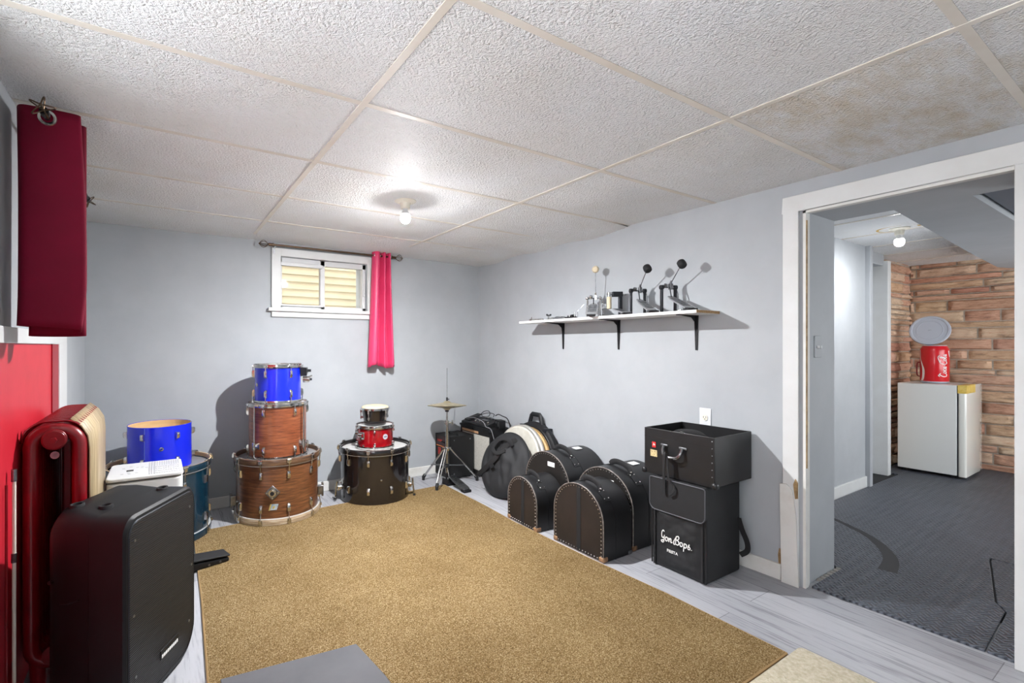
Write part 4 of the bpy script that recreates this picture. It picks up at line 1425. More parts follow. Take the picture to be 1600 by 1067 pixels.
mb = MB()
mb.span(0.006, bdp - 0.004, -bw / 2 + 0.004, bw / 2 - 0.004, 0.002, bh)
mb.build('body', M['black_cloth'], SB, bevel=0.012, seg=3)
mb = MB()
mb.patch(lambda u, v: (0.005 - 0.012 * min(1, 10 * min(u, 1 - u, v, 1 - v)) + lumpy(u, v, 0.009, 4.0), bw / 2 - 0.03 - (bw - 0.06) * u, 0.02 + (0.345 - 0.02) * v), 30, 36)
mb.build('front_pocket', M['black_cloth'], SB, smooth=180)
mb = MB()
F = Matrix(((0, 0, 1, 0), (-1, 0, 0, 0), (0, 1, 0, 0), (0, 0, 0, 1)))
mb.prism(rrect(bw + 0.004, 0.185, 0.012, 6, 0, 0.415, rb=0.035), -0.012, 0.010, F)
fl = mb.build('front_flap', M['black_cloth'], SB, bevel=0.004)
MB().tube([(p[0], p[1], -0.0125) for p in rrect(bw + 0.002, 0.183, 0.012, 6, 0, 0.415, rb=0.035)], 0.0035, 6, closed=True, M=F).build('flap_piping', mat('grey_piping', (66, 67, 72), 0.6), fl)
for s in (-1, 1):
    MB().span(-0.004, 0.008, s * 0.138 - 0.006, s * 0.138 + 0.006, 0.01, 0.35).build('zip', M['black_web'], SB)
    MB().tube([(0.004, s * (bw / 2 - 0.003), 0.01), (0.004, s * (bw / 2 - 0.003), 0.5)], 0.004, 6).build('edge_piping', M['black_web'], SB)
mb = MB().tube(smoothline([(bdp - 0.03, -bw / 2 - 0.0, 0.30), (bdp - 0.02, -bw / 2 - 0.012, 0.24), (bdp - 0.01, -bw / 2 - 0.035, 0.17), (bdp + 0.0, -bw / 2 - 0.03, 0.12), (bdp - 0.01, -bw / 2, 0.09)], 5), 0.004, 6, ry=0.016, up=(1, 0, 0))
mb.build('side_strap', M['black_web'], SB)


def strokes(mb, lines, M0, s, r, closed=()):
    for k, ln in enumerate(lines):
        pts = [M0 @ V3((p[0] * s, p[1] * s, 0)) for p in smoothline(ln, 6)]
        mb.tube(pts, r, 6)


# script written along +x in letter heights
GON = [
    [(1.05, 2.15), (0.85, 2.45), (0.55, 2.2), (0.38, 1.5), (0.45, 0.75), (0.75, 0.55), (1.05, 1.0), (1.12, 1.3), (1.05, 0.5), (0.95, -0.35), (0.6, -0.6), (0.25, -0.35), (0.55, -0.1), (1.0, -0.05)],
    [(1.75, 1.0), (1.45, 0.85), (1.38, 0.35), (1.6, 0.0), (1.95, 0.2), (2.0, 0.7), (1.75, 1.0), (2.0, 0.85)],
    [(2.3, 1.0), (2.35, 0.5), (2.32, 0.02), (2.45, 0.6), (2.75, 1.0), (2.9, 0.7), (2.86, 0.2), (3.0, 0.02), (3.15, 0.2)],
    [(4.35, 2.1), (4.2, 1.2), (4.05, 0.1), (3.7, -0.05), (3.6, 0.45), (3.9, 1.1), (4.35, 1.9), (4.75, 2.2), (5.0, 1.85), (4.75, 1.35), (4.4, 1.15)],
    [(4.4, 1.15), (4.85, 1.0), (5.0, 0.5), (4.7, 0.05), (4.25, 0.1)],
    [(5.65, 1.0), (5.35, 0.85), (5.28, 0.35), (5.5, 0.0), (5.85, 0.2), (5.9, 0.7), (5.65, 1.0), (5.9, 0.85)],
    [(6.35, 1.05), (6.3, 0.3), (6.18, -0.95)],
    [(6.33, 0.7), (6.6, 1.02), (6.95, 0.8), (6.9, 0.3), (6.6, 0.0), (6.3, 0.2)],
    [(7.25, 0.2), (7.6, 1.15), (7.55, 0.7), (7.85, 0.35), (7.7, 0.0), (7.3, 0.02)],
    [(8.15, 0.02), (8.25, 0.08)],
]
Mt = Matrix(((0, 0, -1, -0.0125), (-1, 0, 0, 0.094), (0, 1, 0, 0.165), (0, 0, 0, 1)))
mb = MB()
strokes(mb, GON, Mt, 0.0222, 0.0027)
mb.build('script_lettering', M['white_ink'], SB)
text('FIESTA', 0.022, M['white_ink'], SB, Matrix(((0, 0, -1, -0.0125), (-1, 0, 0, 0.022), (0, 1, 0, 0.115), (0, 0, 0, 1))), 'small_lettering', 0.001, bold=0.0002)

OC = thing('open_case', 'open topped black case with metal handle resting on the square bag', 'case', (2.442, 1.565, 0.5125), R(0.5))
cw, cd, chh = 0.41, 0.375, 0.262
th = 0.008
mb = MB().span(0, th, -cw / 2, cw / 2, 0, chh).span(cd - th, cd, -cw / 2, cw / 2, 0, chh)
mb.span(th, cd - th, -cw / 2, -cw / 2 + th, 0, chh).span(th, cd - th, cw / 2 - th, cw / 2, 0, chh).span(th, cd - th, -cw / 2 + th, cw / 2 - th, 0, 0.008)
mb.build('box', M['fibre'], OC, bevel=0.002)
MB().span(0.0005, 0.0015, -cw / 2, cw / 2, 0.212, 0.2135, TR((-0.001, 0, 0))).build('lid_line', M['black_web'], OC)
for y in (0.075, -0.035):
    MB().span(-0.008, 0.0, y - 0.022, y + 0.022, 0.172, 0.184).build('handle_mount', M['steel'], OC, bevel=0.003)
hl = [(-0.010, 0.075, 0.176), (-0.022, 0.073, 0.150), (-0.03, 0.060, 0.128), (-0.032, 0.035, 0.120), (-0.032, 0.005, 0.120), (-0.03, -0.02, 0.128), (-0.022, -0.033, 0.150), (-0.010, -0.035, 0.176)]
MB().tube(smoothline(hl, 5), 0.0085, 10).build('handle', mat('dark_chrome', (120, 120, 122), 0.2, 0.9), OC)
sp = [(-0.024, 0.052, 0.138), (-0.045, 0.048, 0.140), (-0.048, 0.048, 0.10), (-0.048, 0.050, 0.03), (-0.045, 0.05, -0.04), (-0.047, 0.048, -0.085)]
MB().tube(smoothline(sp, 6), 0.002, 6, ry=0.0085, up=(-1, 0, 0)).build('hanging_strap', M['black_web'], OC)
sp = [(-0.024, 0.046, 0.138), (-0.040, 0.038, 0.125), (-0.044, 0.030, 0.07), (-0.046, 0.02, 0.0), (-0.046, -0.01, -0.03), (-0.05, -0.005, -0.06), (-0.046, 0.018, -0.085)]
MB().tube(smoothline(sp, 6), 0.002, 6, ry=0.007, up=(-1, 0.2, 0)).build('hanging_strap', M['black_web'], OC)
stc = MB().span(-0.0015, 0.0, 0.128, 0.165, 0.150, 0.190).build('sticker', M['slot'], OC, smooth=0)
MB().span(-0.0025, -0.0012, 0.130, 0.153, 0.153, 0.185).build('sticker_red', M['pick_red'], stc, smooth=0)
mb = MB()
strokes(mb, [[(-0.4, -0.6), (0.0, 0.8), (0.2, -0.2), (0.6, 0.4), (0.5, -0.7)]], Matrix(((0, 0, -1, -0.0026), (-1, 0, 0, 0.142), (0, 1, 0, 0.169), (0, 0, 0, 1))), 0.011, 0.0012)
mb.build('sticker_mark', M['white_ink'], stc)
MB().span(-0.0015, 0.0, 0.122, 0.165, 0.100, 0.138).build('sticker', M['sticker'], OC, smooth=0)
mb = MB()
for k in range(7):
    mb.ball((-0.001, -cw / 2 + 0.012, 0.02 + 0.037 * k), 0.0035, 8, 6)
mb.build('rivet', M['steel'], OC)
for y in (-cw / 2, cw / 2):
    MB().box((0.008, y, 0.012), (0.04, 0.03, 0.034)).build('corner_cap', M['fibre'], OC, bevel=0.012, seg=3)
t = thing('case_lid_strap', 'curved black strap lying inside the open case', 'strap', (2.442, 1.565, 0.5125))
mb = MB().tube(smoothline([(0.20, 0.12, 0.02), (0.12, 0.10, 0.20), (0.10, 0.02, 0.248), (0.12, -0.09, 0.225), (0.20, -0.15, 0.02)], 6), 0.005, 8, ry=0.02, up=(1, 0, 0))
mb.build('strap', M['black_web'], t)
MB().box((0.105, 0.03, 0.243), (0.02, 0.03, 0.016)).build('metal_buckle', M['chrome'], t, bevel=0.003)

# ------------------------------------------------------------------ wall shelf with brackets
SZ = 1.459
sh = thing('wall_shelf', 'long white wall shelf on black brackets carrying the drum pedals', 'shelf', (2.60, 2.325, SZ - 0.018))
MB().span(0, 0.239, -0.775, 0.775, 0, 0.018).build('board', M['white_melamine'], sh, bevel=0.001)
MB().span(0.001, 0.238, -0.7762, -0.7748, 0.001, 0.017).build('raw_edge', M['chipboard'], sh)
for y in (1.69, 2.27, 2.82):
    yl = y - 2.325
    mb = MB().prism([(-0.013, 0.0), (0.013, 0.0), (0.005, -0.215), (-0.005, -0.215)], 0.231, 0.239, Matrix(((0, 0, 1, 0), (1, 0, 0, yl), (0, 1, 0, 0), (0, 0, 0, 1))))
    mb.prism([(0.010, 0.04), (0.013, 0.232), (-0.013, 0.232), (-0.010, 0.04)], -0.005, 0.0, Matrix(((0, 1, 0, 0), (1, 0, 0, yl), (0, 0, 1, 0), (0, 0, 0, 1))))
    mb.prism([(0.05, -0.003), (0.234, -0.003), (0.234, -0.16), (0.228, -0.10), (0.215, -0.04), (0.18, -0.014)], -0.0015, 0.0015,
             Matrix(((1, 0, 0, 0), (0, 0, 1, yl), (0, 1, 0, 0), (0, 0, 0, 1))))
    mb.build('bracket', M['black_metal'], sh)


def kick_pedal(label, x, y, rz, style):
    chrome = M['chrome'] if style == 'chrome' else M['steel']
    post = M['chrome'] if style == 'chrome' else M['dark_metal']
    t = thing('drum_pedal', label, 'drum pedal', (x, y, SZ + 0.0005), rz, 'drum pedals on the wall shelf')
    MB().span(-0.02, 0.03, -0.052, 0.052, 0, 0.006).span(0.02, 0.19, -0.020, 0.020, 0.001, 0.005).build('base_plate', M['black_metal'], t, bevel=0.001)
    H = 0.168
    tops = (-0.046, 0.046)
    if style == 'single':
        MB().span(-0.012, 0.012, 0.034, 0.058, 0.004, H - 0.01).span(-0.016, 0.016, -0.012, 0.060, H - 0.028, H + 0.008).build('upright', M['dark_metal'], t, bevel=0.003)
        MB().cyl((0, -0.05, H - 0.012), (0, 0.085, H - 0.012), 0.004).build('axle', M['steel'], t)
        MB().cyl((0, -0.035, H - 0.03), (0, -0.035, H + 0.004), 0.010).build('beater_holder', M['chrome'], t)
        MB().cyl((0, -0.035, H - 0.02), (0.006, -0.036, 0.075), 0.003).cyl((0.004, -0.035, H - 0.03), (0.008, -0.036, 0.055), 0.016, n=14).build('beater', M['skin_head'], t)
    else:
        for s in tops:
            if style == 'chrome':
                MB().cyl((0.010, s, 0.004), (0, s, H - 0.03), 0.006, n=10).cyl((-0.014, s, 0.004), (0, s, H - 0.03), 0.005, n=10).ball((0, s, H - 0.022), 0.013).build('upright', post, t)
            else:
                MB().span(-0.010, 0.010, s - 0.006, s + 0.006, 0.004, H - 0.008).cyl((0, s - 0.010, H - 0.006), (0, s + 0.010, H - 0.006), 0.015, n=16).build('upright', post, t, bevel=0.002)
        zt_ = H - 0.022 if style == 'chrome' else H - 0.006
        MB().cyl((0, -0.05, zt_), (0, 0.055, zt_), 0.005).build('axle', M['steel'], t)
        hd = MB().span(-0.010, 0.014, 0.004, 0.024, zt_ - 0.014, zt_ + 0.024).cyl((0.0, 0.014, zt_ + 0.02), (0.01, 0.014, zt_ + 0.042), 0.007).cyl((-0.006, -0.02, zt_), (0.006, -0.02, zt_ + 0.02), 0.012)
        hd.build('beater_holder', chrome, t, bevel=0.002)
        ln = 0.180 if style == 'chrome' else 0.145
        dx = {'chrome': 0.06, 'tilt': 0.42, 'lean': 0.40}[style]
        ang = {'chrome': R(6), 'tilt': R(46), 'lean': R(47)}[style]
        dv = V3((math.sin(ang), 0, math.cos(ang)))
        p0 = V3((0.008, 0.014, zt_ + 0.03))
        p1 = p0 + dv * ln
        bt = MB().cyl(p0, p1, 0.0028, n=8).build('beater_shaft', M['steel'], t)
        bx = dv.cross(V3((0, 1, 0))).normalized()
        c = p1
        fe = M['skin_head'] if style == 'chrome' else M['black_rubber']
        MB().lathe([(0, -0.025), (0.017, -0.025), (0.0235, -0.018), (0.0255, 0.0), (0.0235, 0.018), (0.017, 0.025), (0, 0.025)], 20, TR(c) @ frame_to(bx)).build('beater_head', fe, bt)
        # spring on the outer side
        sy = 0.062
        pts = [(0.004 + 0.005 * math.cos(k * 1.3), sy + 0.005 * math.sin(k * 1.3), 0.055 + 0.0011 * k) for k in range(60)]
        MB().tube(pts, 0.0014, 5).cyl((0.004, sy, 0.004), (0.004, sy, 0.06), 0.0022, n=6).cyl((0.004, sy, 0.118), (0, sy - 0.01, zt_), 0.003, n=6).build('spring', chrome, t)
        MB().cyl((0.012, 0.0, zt_), (0.030, 0.0, 0.098), 0.0035, n=8).build('drive_link', M['dark_metal'], t)
    y0 = 0.0
    Tb = basis((0.024, y0, 0.098), (0, 1, 0), (0.185, 0, -0.082))
    L = math.hypot(0.185, 0.082)
    if style == 'single':
        Tb = basis((0.03, y0, 0.052), (0, 1, 0), (0.18, 0, -0.036))
    wd = 0.044 if style == 'chrome' else 0.034
    fp = MB().prism([(-0.016, -0.012), (0.016, -0.012), (wd * 0.8, 0.03), (wd, 0.10), (wd * 0.96, L), (-wd * 0.96, L), (-wd, 0.10), (-wd * 0.8, 0.03)], -0.004, 0.004, Tb).build('foot_board', M['alloy'], t, bevel=0.002)
    mb = MB()
    for k in range(7):
        mb.box((0, 0.04 + 0.021 * k, -0.0052), (wd * 1.3, 0.006, 0.0025), Tb)
    mb.tube([Tb @ V3((wd * 0.5 * math.cos(a), 0.11 + 0.05 * math.sin(a), -0.005)) for a in [2 * PI * k / 16 for k in range(16)]], 0.0016, 5, closed=True)
    mb.build('tread_rib', M['steel'], fp)
    MB().span(0.185, 0.235, -0.028, 0.028, 0.004, 0.014).cyl((0.205, -0.030, 0.014), (0.205, 0.030, 0.014), 0.005).build('heel_plate', M['steel'] if style != 'lean' else M['dark_metal'], t, bevel=0.003)
    MB().span(0.225, 0.243, -0.03, 0.03, 0.0005, 0.013).build('rubber_toe', M['black_rubber'], t, bevel=0.003)
    MB().cyl((-0.006, 0.055, 0.012), (0.02, 0.068, 0.018), 0.006).ball((0.022, 0.069, 0.018), 0.008, 8, 6).build('hoop_clamp', M['chrome'], t)
    return t


def face(dx, dy):
    return math.atan2(dy, dx)


kick_pedal('dark drum pedal with black beater at the doorway end of the wall shelf', 2.740, 1.815, face(-0.40, -0.917), 'lean')
kick_pedal('dark drum pedal with black beater, second from the doorway end of the shelf', 2.735, 2.035, face(-0.50, -0.866), 'tilt')
kick_pedal('drum pedal with squat black single post between the chrome pedal and dark ones', 2.740, 2.235, face(-0.50, -0.866), 'single')
kick_pedal('chrome drum pedal with upright cream felt beater on the shelf', 2.745, 2.42, face(-0.80, -0.60), 'chrome')

# loose hardware at the far end of the shelf
G_H = 'loose drum hardware on the shelf'
t = MB().cyl((2.625, 2.98, SZ + 0.008), (2.632, 2.84, SZ + 0.008), 0.0065, n=10).cyl((2.625, 2.985, SZ + 0.008), (2.625, 2.972, SZ + 0.008), 0.011).cyl((2.625, 2.97, SZ + 0.005), (2.622, 2.965, SZ + 0.032), 0.004).build('chrome_rod', M['chrome'])
tag(t, 'short chrome rod lying at the window end of the shelf', 'hardware', G_H)
t = thing('wing_nut_clamp', 'small chrome clamp with black wing nut on the shelf', 'hardware', (2.655, 2.80, SZ), 0, G_H)
MB().cyl((0, 0.02, 0.006), (0.01, -0.04, 0.016), 0.006, n=8).cyl((0, 0, 0.006), (0, 0, 0.034), 0.007, n=10).build('bracket', M['chrome'], t)
MB().box((0, 0.0, 0.038), (0.010, 0.04, 0.010)).ball((0, 0.02, 0.043), 0.008, 8, 6).ball((0, -0.02, 0.040), 0.008, 8, 6).build('wing_nut', M['dark_metal'], t, bevel=0.002)
t = thing('folded_bracket', 'folded flat grey metal bracket on the shelf', 'hardware', (2.66, 2.68, SZ), R(10), G_H)
MB().prism([(-0.07, 0), (0.06, 0), (0.05, 0.012), (0.02, 0.024), (0.0, 0.016), (-0.03, 0.022), (-0.06, 0.008)], -0.02, 0.02, Matrix(((0, 0, 1, 0), (1, 0, 0, 0), (0, 1, 0, 0), (0, 0, 0, 1)))).build('strap', M['steel'], t, bevel=0.002)
MB().cyl((0.03, -0.02, 0.008), (-0.03, -0.02, 0.008), 0.006).build('pin', M['chrome'], t)
t = thing('hoop_clamp', 'black and chrome hoop clamp on the shelf beside the chrome pedal', 'hardware', (2.645, 2.555, SZ), R(-8), G_H)
MB().span(-0.02, 0.02, -0.05, 0.045, 0.0, 0.013).box((0, -0.03, 0.02), (0.03, 0.02, 0.016)).box((0, 0.01, 0.017), (0.03, 0.02, 0.012)).build('body', M['black_metal'], t, bevel=0.002)
MB().cyl((-0.01, 0.0, 0.013), (-0.01, 0.0, 0.032), 0.006).cyl((0.0, -0.045, 0.013), (0.0, -0.045, 0.045), 0.004).build('screw_post', M['chrome'], t)
t = MB().tube(smoothline([(2.70, 2.54, SZ + 0.003), (2.70, 2.535, SZ + 0.03), (2.71, 2.545, SZ + 0.055), (2.72, 2.52, SZ + 0.085), (2.73, 2.50, SZ + 0.105)], 5), 0.0022, 6).build('bent_wire', M['steel'])
tag(t, 'thin bent steel wire standing on the shelf behind the hoop clamp', 'hardware', G_H)

# outlet and light switch
t = thing('power_outlet', 'white wall outlet plate above the open black case', 'outlet', (XR, 1.635, 0.815))
MB().span(-0.006, 0, -0.036, 0.036, -0.058, 0.058).build('plate', M['wall_white'], t, bevel=0.003)
MB().cyl((-0.006, 0, 0.0), (-0.010, 0, 0.0), 0.018, n=20).build('socket', M['ivory'], t)
MB().span(-0.0108, -0.0098, -0.009, -0.006, -0.002, 0.009).span(-0.0108, -0.0098, 0.006, 0.009, -0.002, 0.009).cyl((-0.0098, 0, -0.008), (-0.0108, 0, -0.008), 0.003).build('socket_slot', M['slot'], t)
t = thing('light_switch', 'double toggle light switch plate on the doorway jamb', 'switch', (3.005, DY1, 1.248))
MB().span(-0.040, 0.040, -0.006, 0, -0.058, 0.058).build('plate', M['wall'], t, bevel=0.003)
for x in (-0.016, 0.016):
    MB().span(x - 0.005, x + 0.005, -0.016, -0.006, -0.010, 0.006).build('toggle', M['white_plastic'], t, bevel=0.002)

# ------------------------------------------------------------------ loudspeaker
fd = V3((0.52, 0.854, 0)).normalized()          # along the front, away from the camera
bk = V3((-fd.y, fd.x, 0))                        # towards the back
SP = thing('loudspeaker', 'large black moulded loudspeaker with perforated grille beside the red radiator', 'loudspeaker', (0.012, 2.04, 0.0))
SP.matrix_world = Matrix(((fd.x, bk.x, 0, 0.012), (fd.y, bk.y, 0, 2.04), (0, 0, 1, 0), (0, 0, 0, 1)))
sw, shh = 0.425, 0.682


def ring(y, w, z0, z1, r, cx=0.0, rb=None):
    return [(x, y, z) for x, z in rrect(w, z1 - z0, r, 7, cx, (z0 + z1) / 2, rb=rb)]


loops = [ring(0.0, sw - 0.016, 0.014, shh - 0.008, 0.055, rb=0.10), ring(0.008, sw, 0.004, shh, 0.058, rb=0.11), ring(0.118, sw, 0.0, shh, 0.055, rb=0.08), ring(0.120, sw - 0.006, 0.0, shh - 0.003, 0.055, rb=0.08)]
MB().loft(loops).build('front_bezel', M['black_plastic'], SP, smooth=40)
loops = [ring(0.121, sw - 0.006, 0.0, shh - 0.003, 0.055, rb=0.06), ring(0.20, sw - 0.022, 0.0, shh + 0.012, 0.065, rb=0.05), ring(0.255, sw - 0.055, 0.0, shh + 0.016, 0.07, rb=0.05), ring(0.280, sw - 0.085, 0.005, shh - 0.004, 0.075, rb=0.05), ring(0.292, sw - 0.14, 0.02, shh - 0.06, 0.07, rb=0.05)]
MB().loft(loops).build('rear_shell', M['black_plastic'], SP, smooth=50)
gr = MB().loft([ring(-0.004, sw - 0.036, 0.035, shh - 0.022, 0.045, rb=0.092), ring(0.002, sw - 0.030, 0.032, shh - 0.019, 0.047, rb=0.094)]).build('grille', M['grille'], SP, smooth=30)
mb = MB()
mb.loft([[(x, -0.0025, z) for x, z in rrect(sw - 0.026, shh - 0.047, 0.05, 7, 0, (0.03 + shh - 0.017) / 2, rb=0.097)], [(x, -0.0055, z) for x, z in rrect(sw - 0.030, shh - 0.051, 0.048, 7, 0, (0.03 + shh - 0.017) / 2, rb=0.095)]], cap0=False, cap1=False)
mb.build('grille_rim', M['dark_metal'], SP)
mb = MB()
for x, z in ((-0.17, 0.60), (0.165, 0.60), (-0.175, 0.35), (0.178, 0.36), (0.16, 0.14), (-0.165, 0.14)):
    MB().cyl((x, -0.003, z), (x, -0.006, z), 0.005, n=8).build('grille_screw', M['steel'], gr)
bg_ = MB().span(-0.03, 0.085, -0.0065, -0.003, 0.105, 0.138).build('badge', M['black_plastic'], SP, bevel=0.001)
mb = MB()
for k in range(9):
    mb.span(-0.024 + k * 0.0115, -0.0155 + k * 0.0115, -0.0078, -0.006, 0.109, 0.120)
mb.build('badge_lettering', M['white_ink'], bg_, smooth=0)
for x, y in ((-0.09, 0.15), (-0.11, 0.235), (0.13, 0.085)):
    zt_ = shh if y < 0.1 else (shh + 0.004 if y < 0.2 else shh + 0.014)
    o = MB().lathe([(0.013, -0.01), (0.013, 0.007), (0.018, 0.008), (0.020, 0.0), (0.020, -0.01)], 20, sx=1.3).disc(0.014, -0.004, 20).build('rigging_cup', M['black_rubber'], SP, (x, y, zt_))
MB().tube([(-0.2065, 0.155, 0.42), (-0.2025, 0.195, 0.405), (-0.196, 0.225, 0.40)], 0.002, 6).build('side_scratch', M['dark_metal'], SP)
MB().cyl((-0.17, 0.26, 0.47), (-0.195, 0.262, 0.47), 0.006).build('side_stud', M['steel'], SP)

# ------------------------------------------------------------------ cast iron radiator
RA = thing('radiator', 'old red cast iron column radiator with cream side by the framed red wall panel', 'radiator', (-0.329, 2.215, 0.0))
rw, rh, zb_ = 0.194, 0.972, 0.07
NS = 12


def section_mesh():
    mb = MB()
    cl = rrect(rw - 0.055, rh - zb_ - 0.055, 0.062, 7, 0, (rh + zb_) / 2)
    mb.tube([(x, 0, z) for x, z in cl], 0.0275, 12, closed=True, ry=0.0245, up=(0, 1, 0))
    # the fin ridge over the top
    top = [(x, 0, z) for x, z in rrect(rw + 0.0, rh - zb_ + 0.004, 0.075, 9, 0, (rh + zb_) / 2)]
    top = [p for p in top if p[2] > rh - 0.09 and p[0] < rw / 2 - 0.02]
    mb.tube(top, 0.007, 6, ry=0.0045, up=(0, 1, 0))
    return mb


first = None
for k in range(NS):
    if first is None:
        first = section_mesh().build('section', M['radiator_red'], RA, (0, 0.025, 0), smooth=60)
    else:
        o = first.copy()
        C.objects.link(o)
        o.location = (0, 0.025 + 0.0495 * k, 0)
MB().cyl((0, -0.008, rh - 0.062), (0, 0.60, rh - 0.062), 0.038, n=20).cyl((0, -0.014, rh - 0.062), (0, -0.008, rh - 0.062), 0.034, n=20).build('top_header', M['radiator_red'], RA, bevel=0.003)
MB().cyl((0, -0.03, rh - 0.062), (0, -0.012, rh - 0.062), 0.011, n=6).build('hub_plug', M['radiator_red'], RA)
MB().cyl((0, -0.008, zb_ + 0.06), (0, 0.60, zb_ + 0.06), 0.036, n=20).build('lower_header', M['radiator_red'], RA)
MB().cyl((0, 0.01, rh - 0.12), (0, 0.004, rh - 0.12), 0.014, n=10).build('bleed_plug', M['steel'], RA)
MB().span(-0.020, 0.020, 0.28, 0.585, 0.10, 0.90).build('middle_column', M['radiator_red'], RA, bevel=0.01)
for y in (0.03, 0.57):
    for x in (-0.05, 0.05):
        MB().cyl((x, y, 0), (x, y, zb_ + 0.04), 0.022, 0.028, n=12).build('leg', M['radiator_red'], RA)
prof = [(rw / 2 + 0.0035, 0.075), (rw / 2 + 0.0035, rh - 0.11), (rw / 2 - 0.002, rh - 0.06), (rw / 2 - 0.022, rh - 0.022), (rw / 2 - 0.055, rh + 0.008)]
vs = []
for x, z in prof:
    vs += [(x, 0.022, z), (x, 0.602, z)]
MB().put(vs, [(2 * i, 2 * i + 1, 2 * i + 3, 2 * i + 2) for i in range(4)]).build('side_face', M['cream_paint'], RA, solid=0.005, smooth=60)
t = thing('radiator_pipe', 'thin pale riser pipe standing beside the near end of the radiator', 'pipe', (-0.416, 2.095, 0.0))
MB().cyl((0, 0, 0), (0, 0, 0.80), 0.0055, n=12).build('riser', M['ivory'], t)
MB().cyl((0, 0, 0.80), (0, 0, 0.84), 0.008, n=12).build('coupling', M['steel'], t)
MB().cyl((0, 0, 0.53), (0, 0, 0.56), 0.008, n=10).build('coupling', M['steel'], t)
MB().cyl((0, 0, 0.0), (0, 0, 0.012), 0.018, n=16).build('floor_flange', M['steel'], t)
t = thing('radiator_pipe', 'thin red painted pipe close to the wall beside the pale riser', 'pipe', (-0.426, 2.05, 0.0))
MB().cyl((0, 0, 0), (0, 0, 0.80), 0.004, n=10).build('riser', M['radiator_red'], t)
MB().cyl((0, 0, 0.0), (0, 0, 0.01), 0.008, n=12).build('floor_flange', M['radiator_red'], t)

# ------------------------------------------------------------------ white dehumidifier
DH = thing('dehumidifier', 'white portable dehumidifier with slatted top between the loudspeaker and the drums', 'dehumidifier', (-0.06, 2.885, 0.0))
MB().prism(rrect(0.315, 0.36, 0.03, 6), 0.02, 0.60).build('body', M['white_plastic'], DH, bevel=0.006)
Tp = TR((0, 0, 0.603)) @ Matrix.Rotation(R(-1.5), 4, 'X')
top = MB().prism(rrect(0.32, 0.365, 0.028, 6), 0.0, 0.018, Tp).build('top_panel', M['white_plastic'], DH, bevel=0.005)
mb = MB()
for k in range(13):
    mb.span(0.012 + k * 0.0108, 0.017 + k * 0.0108, -0.16, 0.15, 0.0165, 0.0205, Tp)
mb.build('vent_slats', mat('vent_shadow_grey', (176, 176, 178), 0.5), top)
mb = MB()
for k in range(4):
    mb.span(0.04, 0.15, -0.15 + k * 0.05, -0.135 + k * 0.05, 0.0168, 0.0212, Tp)
mb.build('vent_bar', M['white_plastic'], top)
MB().span(-0.085, -0.055, -0.035, -0.005, 0.0175, 0.0195, Tp).build('display', M['slot'], top, smooth=0)
mb = MB()
for a, b in ((-0.10, 0.05), (-0.07, 0.08), (-0.04, 0.05), (-0.10, -0.09), (-0.07, -0.10), (-0.04, -0.09), (-0.02, 0.03), (0.0, 0.02), (-0.02, 0.06), (-0.075, -0.07)):
    mb.box((a, b, 0.0182), (0.012, 0.005, 0.0012), Tp)
mb.build('panel_print', mat('grey_print', (150, 150, 154), 0.6), top, smooth=0)
for x in (-0.12, 0.12):
    for y in (-0.14, 0.14):
        MB().cyl((x, y, 0), (x, y, 0.022), 0.018, n=12).build('caster', M['black_rubber'], DH)

# small foot controller on the carpet
t = thing('expression_pedal', 'small black wedge foot pedal on the carpet beside the loudspeaker', 'effects pedal', (0.222, 3.00, 0.0125), R(14))
P_ = Matrix(((1, 0, 0, 0), (0, 0, 1, 0), (0, 1, 0, 0), (0, 0, 0, 1)))
MB().prism([(-0.11, 0), (0.11, 0), (0.11, 0.020), (-0.11, 0.045)], -0.05, 0.05, P_).build('base', M['black_metal'], t, bevel=0.006)
MB().prism([(-0.10, 0.052), (0.112, 0.030), (0.115, 0.037), (-0.10, 0.063)], -0.055, 0.055, P_).build('treadle', M['black_rubber'], t, bevel=0.006)
for x in (0.06, 0.0):
    MB().cyl((x, -0.053, 0.012), (x, -0.048, 0.012), 0.006).build('side_screw', M['steel'], t)


# ------------------------------------------------------------------ curtains and their rods
def finial(mb, c, d, L=0.06, r=0.026):
    d = V3(d)
    a = d.orthogonal().normalized()
    b = d.cross(a)
    for k in range(5):
        an = 2 * PI * k / 5
        e = a * math.cos(an) + b * math.sin(an)
        pts = [V3(c) + d * (L * s) + e * (r * math.sin(PI * s) + 0.001) for s in [i / 10 for i in range(11)]]
        mb.tube(pts, 0.0024, 5)
    mb.ball(V3(c) + d * L, 0.005, 8, 6)


ROD = thing('curtain_rod', 'dark bronze curtain rod with cage finials above the small window', 'curtain rod', (0.0, 3.945, 2.062))
MB().cyl((0.735, 0, 0), (1.845, 0, 0), 0.008, n=14).build('rod', M['bronze'], ROD)
for x, s in ((0.735, -1), (1.845, 1)):
    MB().cyl((x, 0, 0), (x - s * 0.03, 0, 0), 0.012, n=14).cyl((x - s * 0.038, 0, 0), (x - s * 0.032, 0, 0), 0.015, n=14).build('collar', M['bronze'], ROD)
    mb = MB()
    finial(mb, (x, 0, 0), (s, 0, 0), 0.07, 0.028)
    mb.build('finial', M['bronze'], ROD)
for x in (0.79, 1.815):
    MB().span(x - 0.008, x + 0.008, 0.003, 0.083, -0.012, -0.004).span(x - 0.008, x + 0.008, 0.062, 0.068, -0.06, 0.0).build('wall_bracket', M['steel'], ROD, bevel=0.001)


